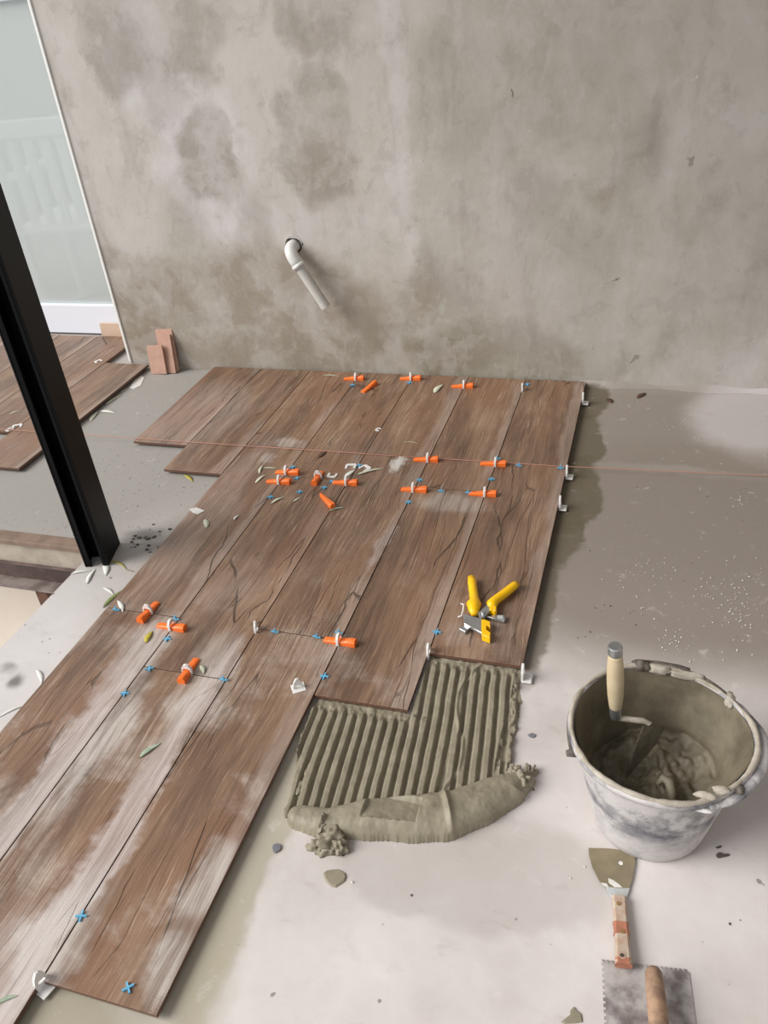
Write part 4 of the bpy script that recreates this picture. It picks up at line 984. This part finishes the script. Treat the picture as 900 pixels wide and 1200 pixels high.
leaf(752, 464, 5, -3, .25, 'leaf_brown', 'brown dead leaf on the floor near the wall foot', 0.0); leaf(714, 470, 3, 3, .3, 'leaf_brown', 'crumpled brown leaf near the outer plank corner', 0.0)
leaf(378, 533, 5, -4, .25, 'leaf_brown', 'short dark sliver added for a crack hole in a board beside the string')  # dark sliver added to stand for a crack hole in the board
b = bmesh.new(); prism(b, [tuple((G(u, v, 0) - G(161, 447)).xy) for u, v in ((152, 455), (158, 445), (166, 440), (169, 443), (165, 452), (157, 456))], 0, 0.0012); o = obj('paper_scrap', b, 'flake'); o.location = (*G(161, 447).xy, 0.0003); tag(o, 'white torn paper scrap on cement beside the leaning offcuts', 'paper')
b = bmesh.new(); prism(b, [tuple((G(u, v, TOP) - G(231, 599, TOP)).xy) for u, v in ((222, 597), (230, 595), (240, 599), (236, 601), (232, 603), (226, 601))], 0, 0.0015); o = obj('plaster_flake', b, 'flake'); o.location = (*G(231, 599, TOP).xy, TOP + 0.0003); tag(o, 'white plaster flake on the board edge by the bare cement', 'flake')

# ------------------------------------------------------------------ crumbs
def scatter(nm, mt, spots, label, cat, smin, smax, seed, flat=0.7):
    R_ = random.Random(seed); b = bmesh.new()
    for u0, v0, su, sv, n in spots:
        for _ in range(n):
            u, v = R_.gauss(u0, su), R_.gauss(v0, sv); q = G(u, v); s = R_.uniform(smin, smax)
            if q.x < 0.09 and q.y > -1.40 and u > 560: continue
            if -0.43 < q.x < 0.09 and -1.90 < q.y < -1.36: continue
            vs = [b.verts.new((q.x + s * x * R_.uniform(.7, 1.3), q.y + s * y * R_.uniform(.7, 1.3), max(0.0001, s * flat * (z + 1)))) for x, y, z in ((1, 0, 0), (-1, 0, 0), (0, 1, 0), (0, -1, 0), (0, 0, 1), (0, 0, -1))]
            for i, j, k in ((0, 2, 4), (2, 1, 4), (1, 3, 4), (3, 0, 4), (2, 0, 5), (1, 2, 5), (3, 1, 5), (0, 3, 5)): b.faces.new((vs[i], vs[j], vs[k]))
    o = tag(obj(nm, b, mt), label, cat); o['kind'] = 'stuff'; return o
scatter('foam_crumbs', 'foam', [(868, 705, 14, 24, 75), (760, 668, 20, 16, 26), (835, 690, 16, 20, 26), (785, 750, 10, 8, 22), (775, 720, 30, 14, 14), (865, 588, 5, 4, 14), (790, 495, 14, 8, 12), (725, 475, 20, 8, 8), (715, 680, 30, 8, 12), (850, 770, 40, 10, 8), (835, 545, 20, 20, 6)], 'white foam crumbs scattered over the damp floor behind the bucket', 'crumbs', 0.0008, 0.0019, 3)
scatter('floor_grit', 'dark_lump', [(700, 720, 35, 12, 16), (820, 590, 50, 25, 12), (650, 870, 30, 30, 5), (690, 640, 12, 20, 6), (560, 1100, 120, 60, 3), (190, 465, 25, 16, 10), (170, 600, 25, 22, 12), (850, 1080, 25, 60, 3), (60, 760, 25, 30, 10), (400, 1010, 12, 5, 5)], 'fine dark grit specks scattered over the cement floor', 'grit', 0.0008, 0.0026, 5, 0.35)
scatter('mortar_crumbs', 'flake', [(390, 1012, 6, 6, 3), (580, 990, 5, 5, 2), (430, 1034, 12, 4, 3), (210, 445, 8, 4, 6), (190, 560, 40, 12, 10), (60, 622, 25, 4, 10), (280, 560, 10, 4, 4), (620, 1030, 60, 40, 5)], 'pale mortar crumbs strewn over the cement floor', 'crumbs', 0.0014, 0.003, 8, 0.6)

# ------------------------------------------------------------------ white chair added behind the glass to give its pale reflected shapes
ch = empty('added_chair', (-2.32, 0.66, -0.01), math.radians(190)); tag(ch, 'white slatted plastic chair added behind the glass door for its pale reflections', 'chair')
def chp(nm, *a, bev=0.006):
    b = bmesh.new(); box(b, *a, bev); return obj(nm, b, 'chair_white', ch)
chp('seat', -.22, .22, -.22, .22, .41, .44)
for sx in (-.20, .20):
    chp('leg', sx - .02, sx + .02, -.21, -.17, 0, .41); chp('leg', sx - .02, sx + .02, .17, .21, 0, .41)
    chp('back_post', sx - .022, sx + .022, .19, .225, .44, .85); chp('armrest', sx - .025, sx + .025, -.2, .2, .63, .655)
for sx in (-.11, -.037, .037, .11): chp('slat', sx - .022, sx + .022, .195, .215, .46, .80)
chp('top_rail', -.222, .222, .188, .228, .80, .87)
